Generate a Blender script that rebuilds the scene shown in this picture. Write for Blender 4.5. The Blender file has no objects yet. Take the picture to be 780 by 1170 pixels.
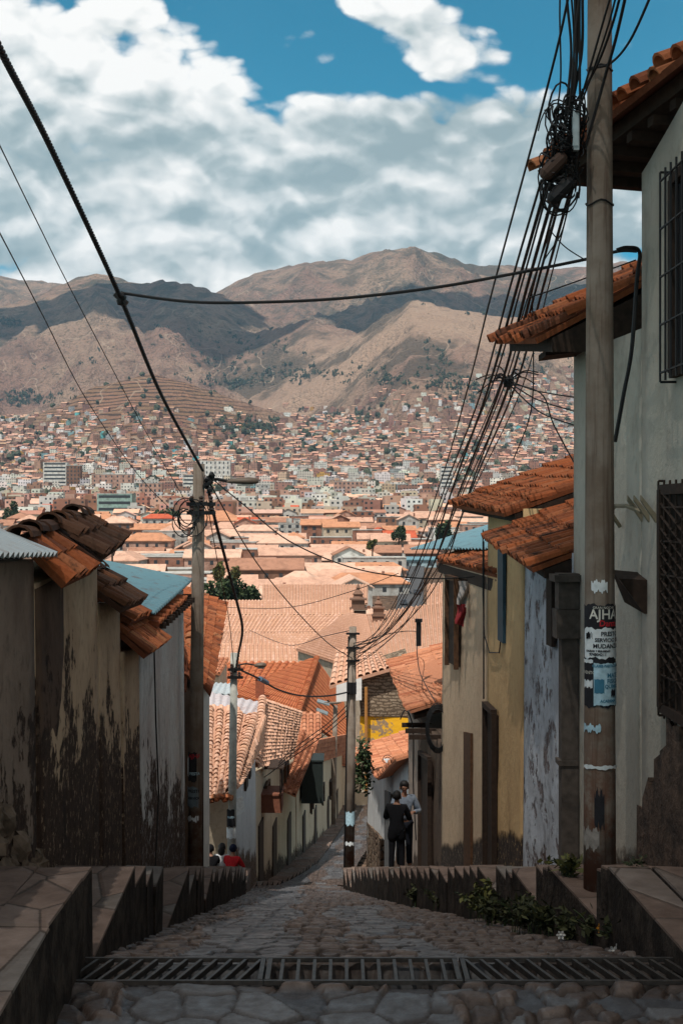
import bpy, bmesh, math, random
import numpy as np
from mathutils import Vector, Matrix
R = random.Random(7)
NR = np.random.RandomState(11)
SC = bpy.context.scene
COL = SC.collection
F = 1600.0
PI = math.pi
# ------------------------------------------------------------------ measuring
def X_(px, d): return (px - 390.0) / F * d
def Z_(py, d): return (585.0 - py) / F * d
def P(px, py, d): return Vector((X_(px, d), d, Z_(py, d)))
ZP = [(-40, -2.97), (9.13, -2.97), (52, -13.86), (65, -16.3), (76, -18.35), (100, -22.2), (130, -26.0), (200, -29), (300, -28),
      (450, -22), (700, -11), (1000, -3), (1400, 12), (1800, 38), (2200, 75), (2600, 125), (3000, 178), (3400, 225), (5000, 330), (7500, 480), (9500, 500)]
def zr(d): return float(np.interp(d, [a for a, b in ZP], [b for a, b in ZP]))
XA = [(0, 0), (52, -1.3), (65, -.85), (76, -.25), (100, 1.1), (130, 3.0)]
def xa(d): return float(np.interp(d, [a for a, b in XA], [b for a, b in XA]))
def zs(d): return -0.254 * d if d > 9.3 else -2.36        # tops of the raised pavements
# ------------------------------------------------------------------ mesh buffer
class MB:
    def __init__(s): s.v = []; s.f = []; s.r = []; s.m = []; s.cm = 0
    def add(s, vs, fs, r=None):
        o = len(s.v); s.v += [tuple(v) for v in vs]
        if r is None: r = R.random()
        s.r += [r] * len(vs)
        for f in fs: s.f.append(tuple(i + o for i in f)); s.m.append(s.cm)
        return s
    def quad(s, a, b, c, d, r=None): return s.add([a, b, c, d], [(0, 1, 2, 3)], r)
    def hexa(s, b, t, r=None):            # two loops of equal length
        n = len(b)
        fs = [tuple(range(n))[::-1], tuple(range(n, 2 * n))] + [(i, (i + 1) % n, n + (i + 1) % n, n + i) for i in range(n)]
        return s.add(list(b) + list(t), fs, r)
    def box(s, c, size, rz=0, r=None, mat=None):
        hx, hy, hz = [k / 2 for k in size]
        cs, sn = math.cos(rz), math.sin(rz)
        pts = []
        for z in (-hz, hz):
            for x, y in ((-hx, -hy), (hx, -hy), (hx, hy), (-hx, hy)):
                pts.append((c[0] + x * cs - y * sn, c[1] + x * sn + y * cs, c[2] + z))
        return s.hexa(pts[:4], pts[4:], r)
    def tube(s, pts, rad, n=6, r=None, caps=True):
        pts = [Vector(p) for p in pts]
        if not isinstance(rad, (list, tuple)): rad = [rad] * len(pts)
        vs = []; fs = []
        up = Vector((0.13, 0.31, 0.94))
        for i, p in enumerate(pts):
            t = (pts[min(i + 1, len(pts) - 1)] - pts[max(i - 1, 0)])
            if t.length < 1e-9: t = Vector((0, 0, 1))
            t.normalize()
            a = t.cross(up)
            if a.length < 1e-3: a = t.cross(Vector((1, 0, 0)))
            a.normalize(); b = t.cross(a)
            for k in range(n):
                q = 2 * PI * k / n
                vs.append(p + (a * math.cos(q) + b * math.sin(q)) * rad[i])
        for i in range(len(pts) - 1):
            for k in range(n):
                fs.append((i * n + k, i * n + (k + 1) % n, (i + 1) * n + (k + 1) % n, (i + 1) * n + k))
        if caps:
            fs.append(tuple(range(n))[::-1]); fs.append(tuple(range((len(pts) - 1) * n, len(pts) * n)))
        return s.add(vs, fs, r)
    def lathe(s, c, prof, n=12, r=None):
        vs = []; fs = []
        for (rad, z) in prof:
            for k in range(n):
                q = 2 * PI * k / n
                vs.append((c[0] + rad * math.cos(q), c[1] + rad * math.sin(q), c[2] + z))
        for i in range(len(prof) - 1):
            for k in range(n):
                fs.append((i * n + k, i * n + (k + 1) % n, (i + 1) * n + (k + 1) % n, (i + 1) * n + k))
        fs.append(tuple(range(n))[::-1]); fs.append(tuple(range((len(prof) - 1) * n, len(prof) * n)))
        return s.add(vs, fs, r)
    def blob(s, c, rx, ry, rz, jit=.15, seed=0, n=8, r=None):
        rr = random.Random(seed); vs = []; fs = []
        m = max(4, n // 2 + 1)
        for i in range(m + 1):
            th = PI * i / m
            for k in range(n):
                q = 2 * PI * k / n
                j = 1 + rr.uniform(-jit, jit)
                vs.append((c[0] + rx * j * math.sin(th) * math.cos(q), c[1] + ry * j * math.sin(th) * math.sin(q), c[2] + rz * j * math.cos(th)))
        for i in range(m):
            for k in range(n):
                fs.append((i * n + k, (i + 1) * n + k, (i + 1) * n + (k + 1) % n, i * n + (k + 1) % n))
        return s.add(vs, fs, r)
def rgba(c): return (c[0], c[1], c[2], 1)
def link_mesh(name, mb, mats, loc=(0, 0, 0), parent=None, smooth=False, fix=True):
    me = bpy.data.meshes.new(name)
    v = np.array(mb.v, dtype=np.float64).reshape(-1, 3) - np.array(loc)
    me.from_pydata(v.tolist(), [], mb.f)
    at = me.attributes.new('rnd', 'FLOAT', 'POINT'); at.data.foreach_set('value', np.array(mb.r, dtype=np.float32))
    if not isinstance(mats, (list, tuple)): mats = [mats]
    for m in mats: me.materials.append(m)
    if len(mats) > 1: me.polygons.foreach_set('material_index', np.array(mb.m, dtype=np.int32))
    if smooth: me.polygons.foreach_set('use_smooth', np.ones(len(me.polygons), dtype=bool))
    if fix:
        bm = bmesh.new(); bm.from_mesh(me); bmesh.ops.recalc_face_normals(bm, faces=bm.faces); bm.to_mesh(me); bm.free()
    me.update()
    o = bpy.data.objects.new(name, me); COL.objects.link(o)
    if parent is not None: o.parent = parent
    else: o.location = loc
    return o
def tag(o, label=None, cat=None, group=None, kind=None):
    if label: o['label'] = label
    if cat: o['category'] = cat
    if group: o['group'] = group
    if kind: o['kind'] = kind
    return o
def thing(name, label, cat, loc, group=None):
    o = bpy.data.objects.new(name, None); COL.objects.link(o); o.location = loc
    o.empty_display_size = .1
    return tag(o, label, cat, group)
def part(name, mb, mat, root, parent=None, smooth=False, label=None, fix=True):
    o = link_mesh(name, mb, mat, loc=tuple(root.location), parent=parent or root, smooth=smooth, fix=fix)
    if label: o['label'] = label
    return o
def solo(name, mb, mat, label, cat, group=None, loc=None, smooth=False, fix=True):
    if loc is None:
        a = np.array(mb.v); loc = (float(a[:, 0].mean()), float(a[:, 1].mean()), float(a[:, 2].min()))
    o = link_mesh(name, mb, mat, loc=loc, smooth=smooth, fix=fix)
    return tag(o, label, cat, group)
def struct(name, mb, mat, smooth=False, fix=True, kind='structure'):
    o = link_mesh(name, mb, mat, smooth=smooth, fix=fix); return tag(o, kind=kind)
# ------------------------------------------------------------------ numpy noise
def _hash(ix, iy, s):
    h = (ix.astype(np.int64) * 374761393 + iy.astype(np.int64) * 668265263 + s * 974711) & 0x7fffffff
    h = ((h ^ (h >> 13)) * 1274126177) & 0x7fffffff
    return ((h ^ (h >> 16)) & 0xffff) / 65535.0
def vnoise(x, y, s=0):
    x = np.asarray(x, float); y = np.asarray(y, float)
    ix = np.floor(x); iy = np.floor(y); fx = x - ix; fy = y - iy
    fx = fx * fx * fx * (fx * (fx * 6 - 15) + 10); fy = fy * fy * fy * (fy * (fy * 6 - 15) + 10)
    a = _hash(ix, iy, s); b = _hash(ix + 1, iy, s); c = _hash(ix, iy + 1, s); d = _hash(ix + 1, iy + 1, s)
    return (a * (1 - fx) + b * fx) * (1 - fy) + (c * (1 - fx) + d * fx) * fy
def fbm(x, y, s=0, o=5, g=.5):
    t = 0; a = 1; n = 0
    for k in range(o):
        t = t + a * vnoise(x * 2 ** k + 17.3 * k, y * 2 ** k - 9.1 * k, s + k); n += a; a *= g
    return t / n
def ridged(x, y, s=0, o=5, g=.5):
    t = 0; a = 1; n = 0
    for k in range(o):
        t = t + a * (1 - np.abs(2 * vnoise(x * 2 ** k + 31.7 * k, y * 2 ** k + 5.3 * k, s + k) - 1)); n += a; a *= g
    return t / n
# ------------------------------------------------------------------ node helper
class G:
    def __init__(s, nt): s.nt = nt; s.n = nt.nodes; s.l = nt.links
    def node(s, t, **kw):
        nd = s.n.new(t)
        for k, v in kw.items(): setattr(nd, k, v)
        return nd
    def put(s, sock, v):
        if isinstance(v, bpy.types.NodeSocket): s.l.new(v, sock)
        elif v is not None:
            if sock.type in ('RGBA',) and len(v) == 3: v = rgba(v)
            sock.default_value = v
    def math(s, op, a, b=None, c=None, clamp=False):
        nd = s.node('ShaderNodeMath', operation=op, use_clamp=clamp)
        s.put(nd.inputs[0], a)
        if b is not None: s.put(nd.inputs[1], b)
        if c is not None: s.put(nd.inputs[2], c)
        return nd.outputs[0]
    def vmath(s, op, a, b=None):
        nd = s.node('ShaderNodeVectorMath', operation=op); s.put(nd.inputs[0], a)
        if b is not None: s.put(nd.inputs[1], b)
        return nd.outputs[0]
    def noise(s, vec, scale, detail=4, rough=.55, dist=0):
        nd = s.node('ShaderNodeTexNoise'); s.put(nd.inputs['Vector'], vec)
        nd.inputs['Scale'].default_value = scale; nd.inputs['Detail'].default_value = detail
        nd.inputs['Roughness'].default_value = rough; nd.inputs['Distortion'].default_value = dist
        return nd.outputs['Fac']
    def voro(s, vec, scale, feature='F1', out='Distance', rnd=1):
        nd = s.node('ShaderNodeTexVoronoi', feature=feature); s.put(nd.inputs['Vector'], vec)
        nd.inputs['Scale'].default_value = scale; nd.inputs['Randomness'].default_value = rnd
        return nd.outputs[out]
    def ss(s, v, a, b):
        nd = s.node('ShaderNodeMapRange', interpolation_type='SMOOTHSTEP'); s.put(nd.inputs[0], v)
        nd.inputs[1].default_value = a; nd.inputs[2].default_value = b
        return nd.outputs[0]
    def mr(s, v, a, b, c, d):
        nd = s.node('ShaderNodeMapRange'); s.put(nd.inputs[0], v)
        for i, q in enumerate((a, b, c, d)): nd.inputs[i + 1].default_value = q
        return nd.outputs[0]
    def mix(s, f, a, b, mode='MIX'):
        nd = s.node('ShaderNodeMix', data_type='RGBA', blend_type=mode)
        s.put(nd.inputs[0], f); s.put(nd.inputs[6], a); s.put(nd.inputs[7], b)
        return nd.outputs[2]
    def ramp(s, f, stops, interp='LINEAR'):
        nd = s.node('ShaderNodeValToRGB'); s.put(nd.inputs[0], f); cr = nd.color_ramp; cr.interpolation = interp
        while len(cr.elements) < len(stops): cr.elements.new(.5)
        for e, (p, c) in zip(cr.elements, stops): e.position = p; e.color = rgba(c)
        return nd.outputs[0]
    def pos(s): return s.node('ShaderNodeNewGeometry').outputs['Position']
    def objc(s): return s.node('ShaderNodeTexCoord').outputs['Object']
    def sep(s, v):
        nd = s.node('ShaderNodeSeparateXYZ'); s.put(nd.inputs[0], v); return nd.outputs
    def comb(s, x, y, z):
        nd = s.node('ShaderNodeCombineXYZ')
        for i, q in enumerate((x, y, z)): s.put(nd.inputs[i], q)
        return nd.outputs[0]
    def attr(s, name, out='Fac'): return s.node('ShaderNodeAttribute', attribute_name=name).outputs[out]
    def bump(s, h, strength=.5, dist=.02):
        nd = s.node('ShaderNodeBump'); s.put(nd.inputs['Height'], h); nd.inputs['Strength'].default_value = strength
        nd.inputs['Distance'].default_value = dist; return nd.outputs[0]
MATS = {}
def material(name, fn, rough=.85, spec=.3, metal=0):
    if name in MATS: return MATS[name]
    m = bpy.data.materials.new(name); m.use_nodes = True
    g = G(m.node_tree); b = m.node_tree.nodes['Principled BSDF']
    b.inputs['Roughness'].default_value = rough; b.inputs['Specular IOR Level'].default_value = spec; b.inputs['Metallic'].default_value = metal
    r = fn(g)
    col, nor, rg = (r + (None, None))[:3] if isinstance(r, tuple) else (r, None, None)
    g.put(b.inputs['Base Color'], col)
    if nor is not None: g.put(b.inputs['Normal'], nor)
    if rg is not None: g.put(b.inputs['Roughness'], rg)
    MATS[name] = m; return m
def plain(name, c, rough=.7, spec=.3, metal=0, var=.25, scale=9):
    def fn(g):
        n = g.noise(g.pos(), scale, 5)
        return g.mix(g.mr(n, .3, .7, 0, 1), [k * (1 - var) for k in c], [k * (1 + var * .6) for k in c]), g.bump(n, .15, .01)
    return material(name, fn, rough, spec, metal)
def tile_mat(name, cols, lichen=.4, dark=(.035, .022, .016)):
    def fn(g):
        p = g.pos(); r = g.attr('rnd')
        c = g.ramp(r, [(i / (len(cols) - 1), k) for i, k in enumerate(cols)])
        n = g.noise(p, 5, 6, .65); n2 = g.noise(p, 28, 4)
        c = g.mix(g.mr(n2, .3, .7, .0, .5), c, (.5, .32, .22), 'MULTIPLY')
        l = g.math('MULTIPLY', g.ss(n, .52, .66), g.ss(g.math('ADD', r, g.math('MULTIPLY', n2, .5)), .45, .8))
        c = g.mix(g.math('MULTIPLY', l, lichen), c, dark)
        return c, g.bump(n2, .35, .015)
    return material(name, fn, .9, .2)
def plaster(name, c, c2, under=(.075, .045, .03), h0=1.0, hv=1.6, scale=.9, amount=.5, dirt=.5, dark=.5, slope=.254, off=0.0, pits=0.0):
    """painted mud plaster that has peeled towards the foot of the wall"""
    def fn(g):
        p = g.pos(); x, y, z = g.sep(p)
        h = g.math('ADD', g.math('ADD', z, g.math('MULTIPLY', y, slope)), off)
        big = g.noise(p, scale, 6, .62); fine = g.noise(p, 7, 6, .6); grain = g.noise(p, 45, 3)
        st = g.noise(g.comb(g.math('MULTIPLY', x, 1.1), g.math('MULTIPLY', y, 1.1), g.math('MULTIPLY', z, .6)), 1.3, 8, .66, .6)
        col = g.mix(g.ss(big, .35, .65), c, c2)
        col = g.mix(g.math('MULTIPLY', g.ss(fine, .5, .75), dirt), col, [k * .45 for k in c])
        col = g.mix(g.math('MULTIPLY', g.ss(st, .52, .72), dirt), col, [c[0] * .4, c[1] * .36, c[2] * .33])
        # peeling: more likely low down
        pe = g.math('ADD', g.math('DIVIDE', g.math('SUBTRACT', h0, h), hv), g.math('MULTIPLY', g.math('SUBTRACT', g.math('ADD', g.math('MULTIPLY', big, .8), g.math('MULTIPLY', st, .35)), .575), 3.6 * amount))
        pe = g.math('ADD', pe, g.math('MULTIPLY', g.math('SUBTRACT', fine, .5), 1.3 * amount))
        pm = g.ss(pe, .38, .56)
        if pits:
            pn = g.noise(p, 2.6, 7, .7); pm = g.math('MAXIMUM', pm, g.math('MULTIPLY', g.ss(pn, .53, .60), pits))
        u = g.mix(g.ss(fine, .35, .65), under, [k * dark for k in under])
        u = g.mix(g.ss(grain, .55, .75), u, [k * 1.8 for k in under])
        u = g.mix(g.math('MULTIPLY', g.ss(g.noise(p, 11, 5, .7), .56, .64), .7), u, [k * .7 for k in c])
        col = g.mix(pm, col, u)
        hgt = g.math('ADD', g.math('MULTIPLY', g.math('SUBTRACT', 1.0, pm), .6), g.math('ADD', g.math('MULTIPLY', fine, .5), g.math('MULTIPLY', grain, .12)))
        return col, g.bump(hgt, .7, .05)
    return material(name, fn, .92, .15)
def far_wall(name):
    """small far walls: colour from the face attribute, window openings from the wall's own metres"""
    def fn(g):
        c = g.attr('col', 'Color')
        uv = g.node('ShaderNodeUVMap', uv_map='wall').outputs[0]
        u, v, _ = g.sep(uv)
        fu = g.math('FRACT', g.math('DIVIDE', u, 3.1)); fv = g.math('FRACT', g.math('DIVIDE', v, 2.9))
        def band(f, a, b): return g.math('MULTIPLY', g.math('GREATER_THAN', f, a), g.math('LESS_THAN', f, b))
        w = g.math('MULTIPLY', band(fu, .3, .72), band(fv, .3, .74))
        w = g.math('MULTIPLY', w, g.math('GREATER_THAN', u, 0.0))
        hsh = g.node('ShaderNodeTexWhiteNoise', noise_dimensions='2D')
        g.put(hsh.inputs['Vector'], g.comb(g.math('FLOOR', g.math('DIVIDE', u, 3.1)), g.math('FLOOR', g.math('DIVIDE', v, 2.9)), 0.0))
        w = g.math('MULTIPLY', w, g.math('GREATER_THAN', hsh.outputs[0], .25))
        n = g.noise(g.pos(), .25, 4)
        c = g.mix(g.mr(n, .3, .7, 0, .35), c, (.3, .24, .2), 'MULTIPLY')
        return g.mix(w, c, (.03, .035, .04))
    return material(name, fn, .85, .2)
# ------------------------------------------------------------------ materials
M_TILE = tile_mat('old_roof_tile', [(.16, .055, .028), (.33, .10, .04), (.40, .14, .06), (.24, .07, .03), (.44, .19, .09)], .75)
M_TILEO = tile_mat('orange_roof_tile', [(.20, .065, .027), (.38, .115, .042), (.28, .082, .032), (.42, .155, .068), (.12, .045, .026), (.36, .10, .034), (.17, .07, .04)], .9)
M_TILED = tile_mat('mossy_dark_tile', [(.06, .03, .02), (.10, .05, .03), (.055, .033, .024), (.14, .06, .03)], .9)
M_TILEP = tile_mat('pale_roof_tile', [(.50, .29, .20), (.62, .39, .28), (.55, .32, .21), (.66, .43, .33)], .3, (.16, .09, .06))
M_TILER = tile_mat('red_roof_tile', [(.40, .13, .055), (.44, .15, .065), (.37, .11, .05), (.47, .18, .08)], .3, (.14, .05, .03))
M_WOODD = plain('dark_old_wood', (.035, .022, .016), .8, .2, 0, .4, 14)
M_WOOD = plain('brown_wood', (.09, .045, .024), .75, .2, 0, .4, 14)
M_IRON = plain('dark_iron', (.012, .012, .013), .55, .4, .3, .2)
M_CABLE = plain('black_cable', (.010, .010, .011), .6, .3, 0, .2)
M_GLASS = plain('dark_window', (.02, .022, .026), .25, .5, 0, .2, 2)
M_WHITE = plain('white_paint', (.62, .62, .60), .8, .2, 0, .12, 4)
M_LAMP = plain('lamp_housing', (.12, .085, .06), .55, .4, 0, .2)
M_PAPERW = plain('white_paper', (.62, .66, .68), .8, .2, 0, .18, 18)
M_PAPERB = plain('black_paper', (.02, .02, .024), .7, .2, 0, .3, 20)
M_PAPERC = plain('pale_blue_paper', (.38, .55, .64), .8, .2, 0, .25, 18)
M_INKB = plain('black_ink', (.02, .02, .025), .8, .1)
M_INKW = plain('pale_ink', (.6, .58, .52), .8, .1)
M_INKR = plain('red_ink', (.42, .03, .04), .8, .1)
M_INKC = plain('blue_ink', (.05, .17, .26), .8, .1)
def sheet_metal(name, c, per=.12, axis=1):
    def fn(g):
        p = g.pos(); n = g.noise(p, 3, 5, .6)
        return g.mix(g.ss(n, .5, .75), c, [c[0] * .55 + .05, c[1] * .5, c[2] * .45]), g.bump(g.noise(p, 12, 3), .1, .01), g.mr(n, .3, .7, .35, .6)
    return material(name, fn, .45, .4, .25)
M_SHEETB = sheet_metal('blue_sheet', (.13, .26, .31))
M_SHEETW = sheet_metal('pale_sheet', (.42, .47, .49))
M_SHEETL = sheet_metal('lilac_sheet', (.52, .47, .48))
def pole_fn(g):
    p = g.pos(); x, y, z = g.sep(p)
    n = g.noise(p, 2.2, 6, .65); f = g.noise(p, 30, 4)
    st = g.noise(g.comb(g.math('MULTIPLY', x, 22.0), g.math('MULTIPLY', y, 22.0), g.math('MULTIPLY', z, .8)), 1, 4, .6)
    c = g.mix(g.ss(n, .35, .65), (.15, .115, .088), (.215, .18, .15))
    c = g.mix(g.math('MULTIPLY', g.ss(st, .5, .7), .75), c, (.09, .06, .045))
    h = g.math('ADD', z, g.math('MULTIPLY', y, .254))
    rust = g.math('MULTIPLY', g.mr(h, 1.9, .3, 0, 1), g.ss(g.noise(p, 3.5, 5, .7), .42, .6))
    c = g.mix(rust, c, (.125, .06, .04))
    return c, g.bump(g.math('ADD', f, st), .35, .012)
M_POLE = material('weathered_concrete', pole_fn, .9, .15)
M_POLEP = plain('pale_concrete', (.36, .36, .33), .9, .15, 0, .3, 6)
# plasters
PL_GREY = plaster('grey_mud_plaster', (.25, .19, .15), (.16, .115, .09), (.058, .036, .026), 2.0, 2.4, .9, 1.15, .8)
PL_ADOBE = plaster('bare_adobe', (.11, .07, .05), (.075, .048, .035), (.045, .028, .021), 2.2, 1.6, 1.0, .8, .7)
PL_CREAM = plaster('cream_peeling_plaster', (.53, .38, .255), (.42, .29, .19), (.062, .038, .027), 2.35, 1.6, .9, .95, .75)
PL_PALE = plaster('pale_blue_peeling_plaster', (.55, .55, .54), (.46, .41, .39), (.075, .047, .036), 2.1, 1.9, .8, .75, .75)
PL_WHITEB = plaster('bluish_rough_whitewash', (.50, .53, .58), (.36, .37, .40), (.13, .085, .075), .35, 1.6, 1.5, .8, .9, pits=.85)
PL_BEIGE = plaster('beige_render', (.45, .42, .36), (.385, .35, .295), (.09, .065, .05), .55, 1.0, .6, .22, .35)
PL_OCHRE = plaster('ochre_paint', (.58, .39, .20), (.50, .325, .165), (.05, .036, .03), .85, .8, .7, .22, .35)
PL_SAND = plaster('sand_paint', (.56, .415, .285), (.48, .35, .24), (.055, .042, .036), .85, .8, .7, .2, .4)
PL_FARW = plaster('far_whitewash', (.55, .57, .58), (.47, .48, .49), (.13, .085, .06), 1.1, 1.3, .5, .45, .35)
PL_FARC = plaster('far_cream_plaster', (.52, .44, .33), (.46, .385, .29), (.06, .042, .034), 1.2, 1.3, .5, .55, .4, .5, .19, 3.95)
M_MIDW = plain('mid_cream_wall', (.42, .35, .27), .9, .15, 0, .3, 2)  # even cream wall colour, lightly mottled
PL_BROWN = plaster('brown_wall', (.10, .07, .052), (.075, .052, .04), (.05, .034, .026), .5, 1, .8, .5, .5)
def rubble_fn(g):
    p = g.pos(); d = g.voro(p, 3.2, 'DISTANCE_TO_EDGE'); c = g.voro(p, 3.2, 'F1', 'Color')
    r, _, _ = g.sep(c); n = g.noise(p, 14, 5)
    col = g.ramp(r, [(0, (.10, .062, .042)), (.5, (.20, .14, .10)), (1, (.27, .215, .165))])
    col = g.mix(g.mr(n, .3, .7, 0, .6), col, (.3, .25, .2), 'MULTIPLY')
    col = g.mix(g.ss(d, .0, .07), (.035, .026, .02), col)
    return col, g.bump(g.math('ADD', g.ss(d, 0, .16), g.math('MULTIPLY', n, .3)), 1.0, .08)
M_RUBBLE = material('rubble_stone', rubble_fn, .9, .15)
def adobe_fn(g):
    p = g.pos(); x, y, z = g.sep(p)
    br = g.node('ShaderNodeTexBrick'); wb = g.noise(p, 2.5, 4); wb2 = g.noise(p, 3.7, 3)
    g.put(br.inputs['Vector'], g.comb(g.math('ADD', x, g.math('MULTIPLY', wb2, .5)), g.math('ADD', z, g.math('MULTIPLY', wb, .34)), 0.0))
    br.inputs['Scale'].default_value = 1; br.inputs['Brick Width'].default_value = .36; br.inputs['Row Height'].default_value = .13; br.inputs['Mortar Size'].default_value = .03
    br.inputs['Color1'].default_value = (.30, .24, .18, 1); br.inputs['Color2'].default_value = (.24, .185, .135, 1); br.inputs['Mortar'].default_value = (.12, .09, .065, 1)
    n = g.noise(p, 5, 6, .65)
    return g.mix(g.mr(n, .3, .7, 0, .7), br.outputs[0], (.4, .36, .3), 'MULTIPLY'), g.bump(g.math('ADD', n, g.math('MULTIPLY', br.outputs[1], -.6)), .8, .05)
M_ADOBE = material('adobe_brick', adobe_fn, .95, .1)
def yellow_fn(g):
    p = g.pos(); n = g.noise(p, 2.2, 6, .7)
    return g.mix(g.ss(n, .49, .57), (.68, .36, .02), (.24, .175, .12)), g.bump(n, .6, .05)
M_YELLOW = material('flaking_yellow_paint', yellow_fn, .9, .15)
def flag_fn(g):
    p = g.pos(); n = g.noise(p, 4, 6, .62); f = g.noise(p, 30, 5)
    d = g.voro(g.vmath('MULTIPLY', p, (1, .7, .1)), 1.5, 'DISTANCE_TO_EDGE'); c = g.voro(g.vmath('MULTIPLY', p, (1, .7, .1)), 1.5, 'F1', 'Color')
    r, _, _ = g.sep(c)
    col = g.ramp(r, [(0, (.13, .09, .073)), (.5, (.19, .135, .11)), (.8, (.165, .148, .135)), (1, (.23, .165, .135))])
    col = g.mix(g.mr(n, .3, .7, 0, .75), col, (.38, .33, .3), 'MULTIPLY')
    col = g.mix(g.ss(g.math('ADD', d, g.math('MULTIPLY', g.math('SUBTRACT', f, .5), .03)), 0, .022), (.05, .036, .028), col)
    return col, g.bump(g.math('ADD', g.math('MULTIPLY', g.ss(d, 0, .06), .8), g.math('ADD', n, g.math('MULTIPLY', f, .3))), .6, .03)
M_FLAG = material('pavement_flagstone', flag_fn, .8, .25)
def road_fn(g):
    p = g.pos(); c = g.attr('col', 'Color'); n = g.noise(p, 9, 6, .65); f = g.noise(p, 60, 4)
    c = g.mix(g.mr(n, .3, .72, 0, .8), c, (.42, .38, .36), 'MULTIPLY')
    return c, g.bump(g.math('ADD', n, g.math('MULTIPLY', f, .4)), .6, .012), g.mr(n, .3, .7, .38, .75)
M_ROAD = material('cobbled_road', road_fn, .6, .4)
M_GRATE = plain('drain_steel', (.06, .052, .047), .5, .5, .5, .4, 20)
M_PIT = plain('drain_pit', (.008, .007, .006), .95, .05)
def leaf_mat(name, a, b):
    def fn(g):
        return g.mix(g.attr('rnd'), a, b)
    m = material(name, fn, .7, .25)
    return m
M_LEAFD = leaf_mat('dark_leaf', (.014, .026, .012), (.05, .075, .028))
M_LEAFY = leaf_mat('olive_leaf', (.03, .038, .012), (.12, .115, .03))
M_LEAFW = leaf_mat('weed_leaf', (.010, .014, .006), (.05, .052, .018))
M_PETY = plain('orange_petal', (.7, .28, .03), .7, .2)
M_PETW = plain('white_petal', (.6, .6, .58), .7, .2)
M_BARK = plain('bark', (.06, .042, .03), .9, .1)
# ------------------------------------------------------------------ roof tiles
def bed(mb, A, B, C, D, nrm, th, up, n=8):
    """the clay bed under the tiles, following the same twisted surface"""
    vs = []; fs = []; W = n + 1
    for o in (up, -th):
        for i in range(W):
            for j in range(W): vs.append(A.lerp(B, i / n).lerp(D.lerp(C, i / n), j / n) + nrm * o)
    Q = W * W
    for i in range(n):
        for j in range(n):
            k = i * W + j; fs.append((k, k + W, k + W + 1, k + 1)); fs.append((Q + k, Q + k + 1, Q + k + W + 1, Q + k + W))
    for i in range(n):
        for a, b in ((i * W, (i + 1) * W), (i * W + n, (i + 1) * W + n), (i, i + 1), (n * W + i, n * W + i + 1)): fs.append((a, b, Q + b, Q + a))
    mb.add(vs, fs, .02)
def tiles(mb, A, B, C, D, tw=.2, tl=.4, seg=5, hgt=.5, jit=1.0, lip=True, sag=0.0):
    """half-round tiles in columns that run from the eave A-B up to D-C"""
    A, B, C, D = map(Vector, (A, B, C, D))
    n = max(2, int(round((B - A).length / tw)))
    L = max((D - A).length, (C - B).length); m = max(2, int(round(L / tl)))
    nrm = ((B - A).cross(D - A) + (B - A).cross(C - B)).normalized()
    if nrm.z < 0: nrm = -nrm
    # bedding below the tiles
    bed(mb, A, B, C, D, nrm, .05, .01)
    def S(u, v): 
        q = A.lerp(B, u).lerp(D.lerp(C, u), v)
        if sag: q = q - Vector((0, 0, sag * math.sin(PI * u) * (.6 + .4 * math.sin(PI * v))))
        return q
    for i in range(n):
        u = (i + .5) / n; cj = R.uniform(-.012, .012) * jit
        for j in range(m):
            v0 = j / m - (R.uniform(0, .02) * jit if j == 0 else 0); v1 = min(1.0, (j + 1.22) / m)
            du = R.uniform(-.05, .05) * jit / n
            p0 = S(u + du, v0) + nrm * (.028 + cj + R.uniform(-.012, .014) * jit); p1 = S(u + du * .4 + R.uniform(-.03, .03) * jit / n, v1) + nrm * (.004 + cj)
            w0 = (S(min(1, u + .5 / n), v0) - S(max(0, u - .5 / n), v0)) * .5; w1 = (S(min(1, u + .5 / n), v1) - S(max(0, u - .5 / n), v1)) * .5
            vs = []
            for p, w, k in ((p0, w0, .84), (p1, w1, .66)):
                rr = w.length * k
                for q in range(seg):
                    a = PI * q / (seg - 1)
                    vs.append(p - w * (k * math.cos(a)) + nrm * (rr * 2 * hgt * math.sin(a)))
            fs = [(q, q + 1, seg + q + 1, seg + q) for q in range(seg - 1)]
            if lip:
                rr = w0.length * .66
                for q in range(seg):
                    a = PI * q / (seg - 1)
                    vs.append(p0 - w0 * (.70 * math.cos(a)) + nrm * (rr * 2 * hgt * math.sin(a) - .006))
                fs += [(q + 1, q, 2 * seg + q, 2 * seg + q + 1) for q in range(seg - 1)]
            mb.add(vs, fs)
    return mb
def ribs(mb, A, B, C, D, tw=.26, seg=4, hgt=.42, rows=0, th=.12):
    """the same for roofs further off: each column one long half-round"""
    A, B, C, D = map(Vector, (A, B, C, D))
    n = max(2, int(round((B - A).length / tw)))
    nrm = ((B - A).cross(D - A) + (B - A).cross(C - B)).normalized()
    if nrm.z < 0: nrm = -nrm
    bed(mb, A, B, C, D, nrm, th, .01)
    rows = rows or max(2, int((D - A).length / 1.1))
    for i in range(n):
        u = (i + .5) / n
        for j in range(rows):
            r = R.random(); v0 = j / rows; v1 = (j + 1.02) / rows if j < rows - 1 else 1
            vs = []
            for v, k, up in ((v0, .80, .03), (v1, .72, .0)):
                p = A.lerp(B, u).lerp(D.lerp(C, u), v) + nrm * up
                w = (B - A).lerp(C - D, v) / n * .5; rr = w.length * k
                for q in range(seg):
                    a = PI * q / (seg - 1); vs.append(p - w * (k * math.cos(a)) + nrm * (rr * 2 * hgt * math.sin(a)))
            mb.add(vs, [(q, q + 1, seg + q + 1, seg + q) for q in range(seg - 1)], r)
    return mb
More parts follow.
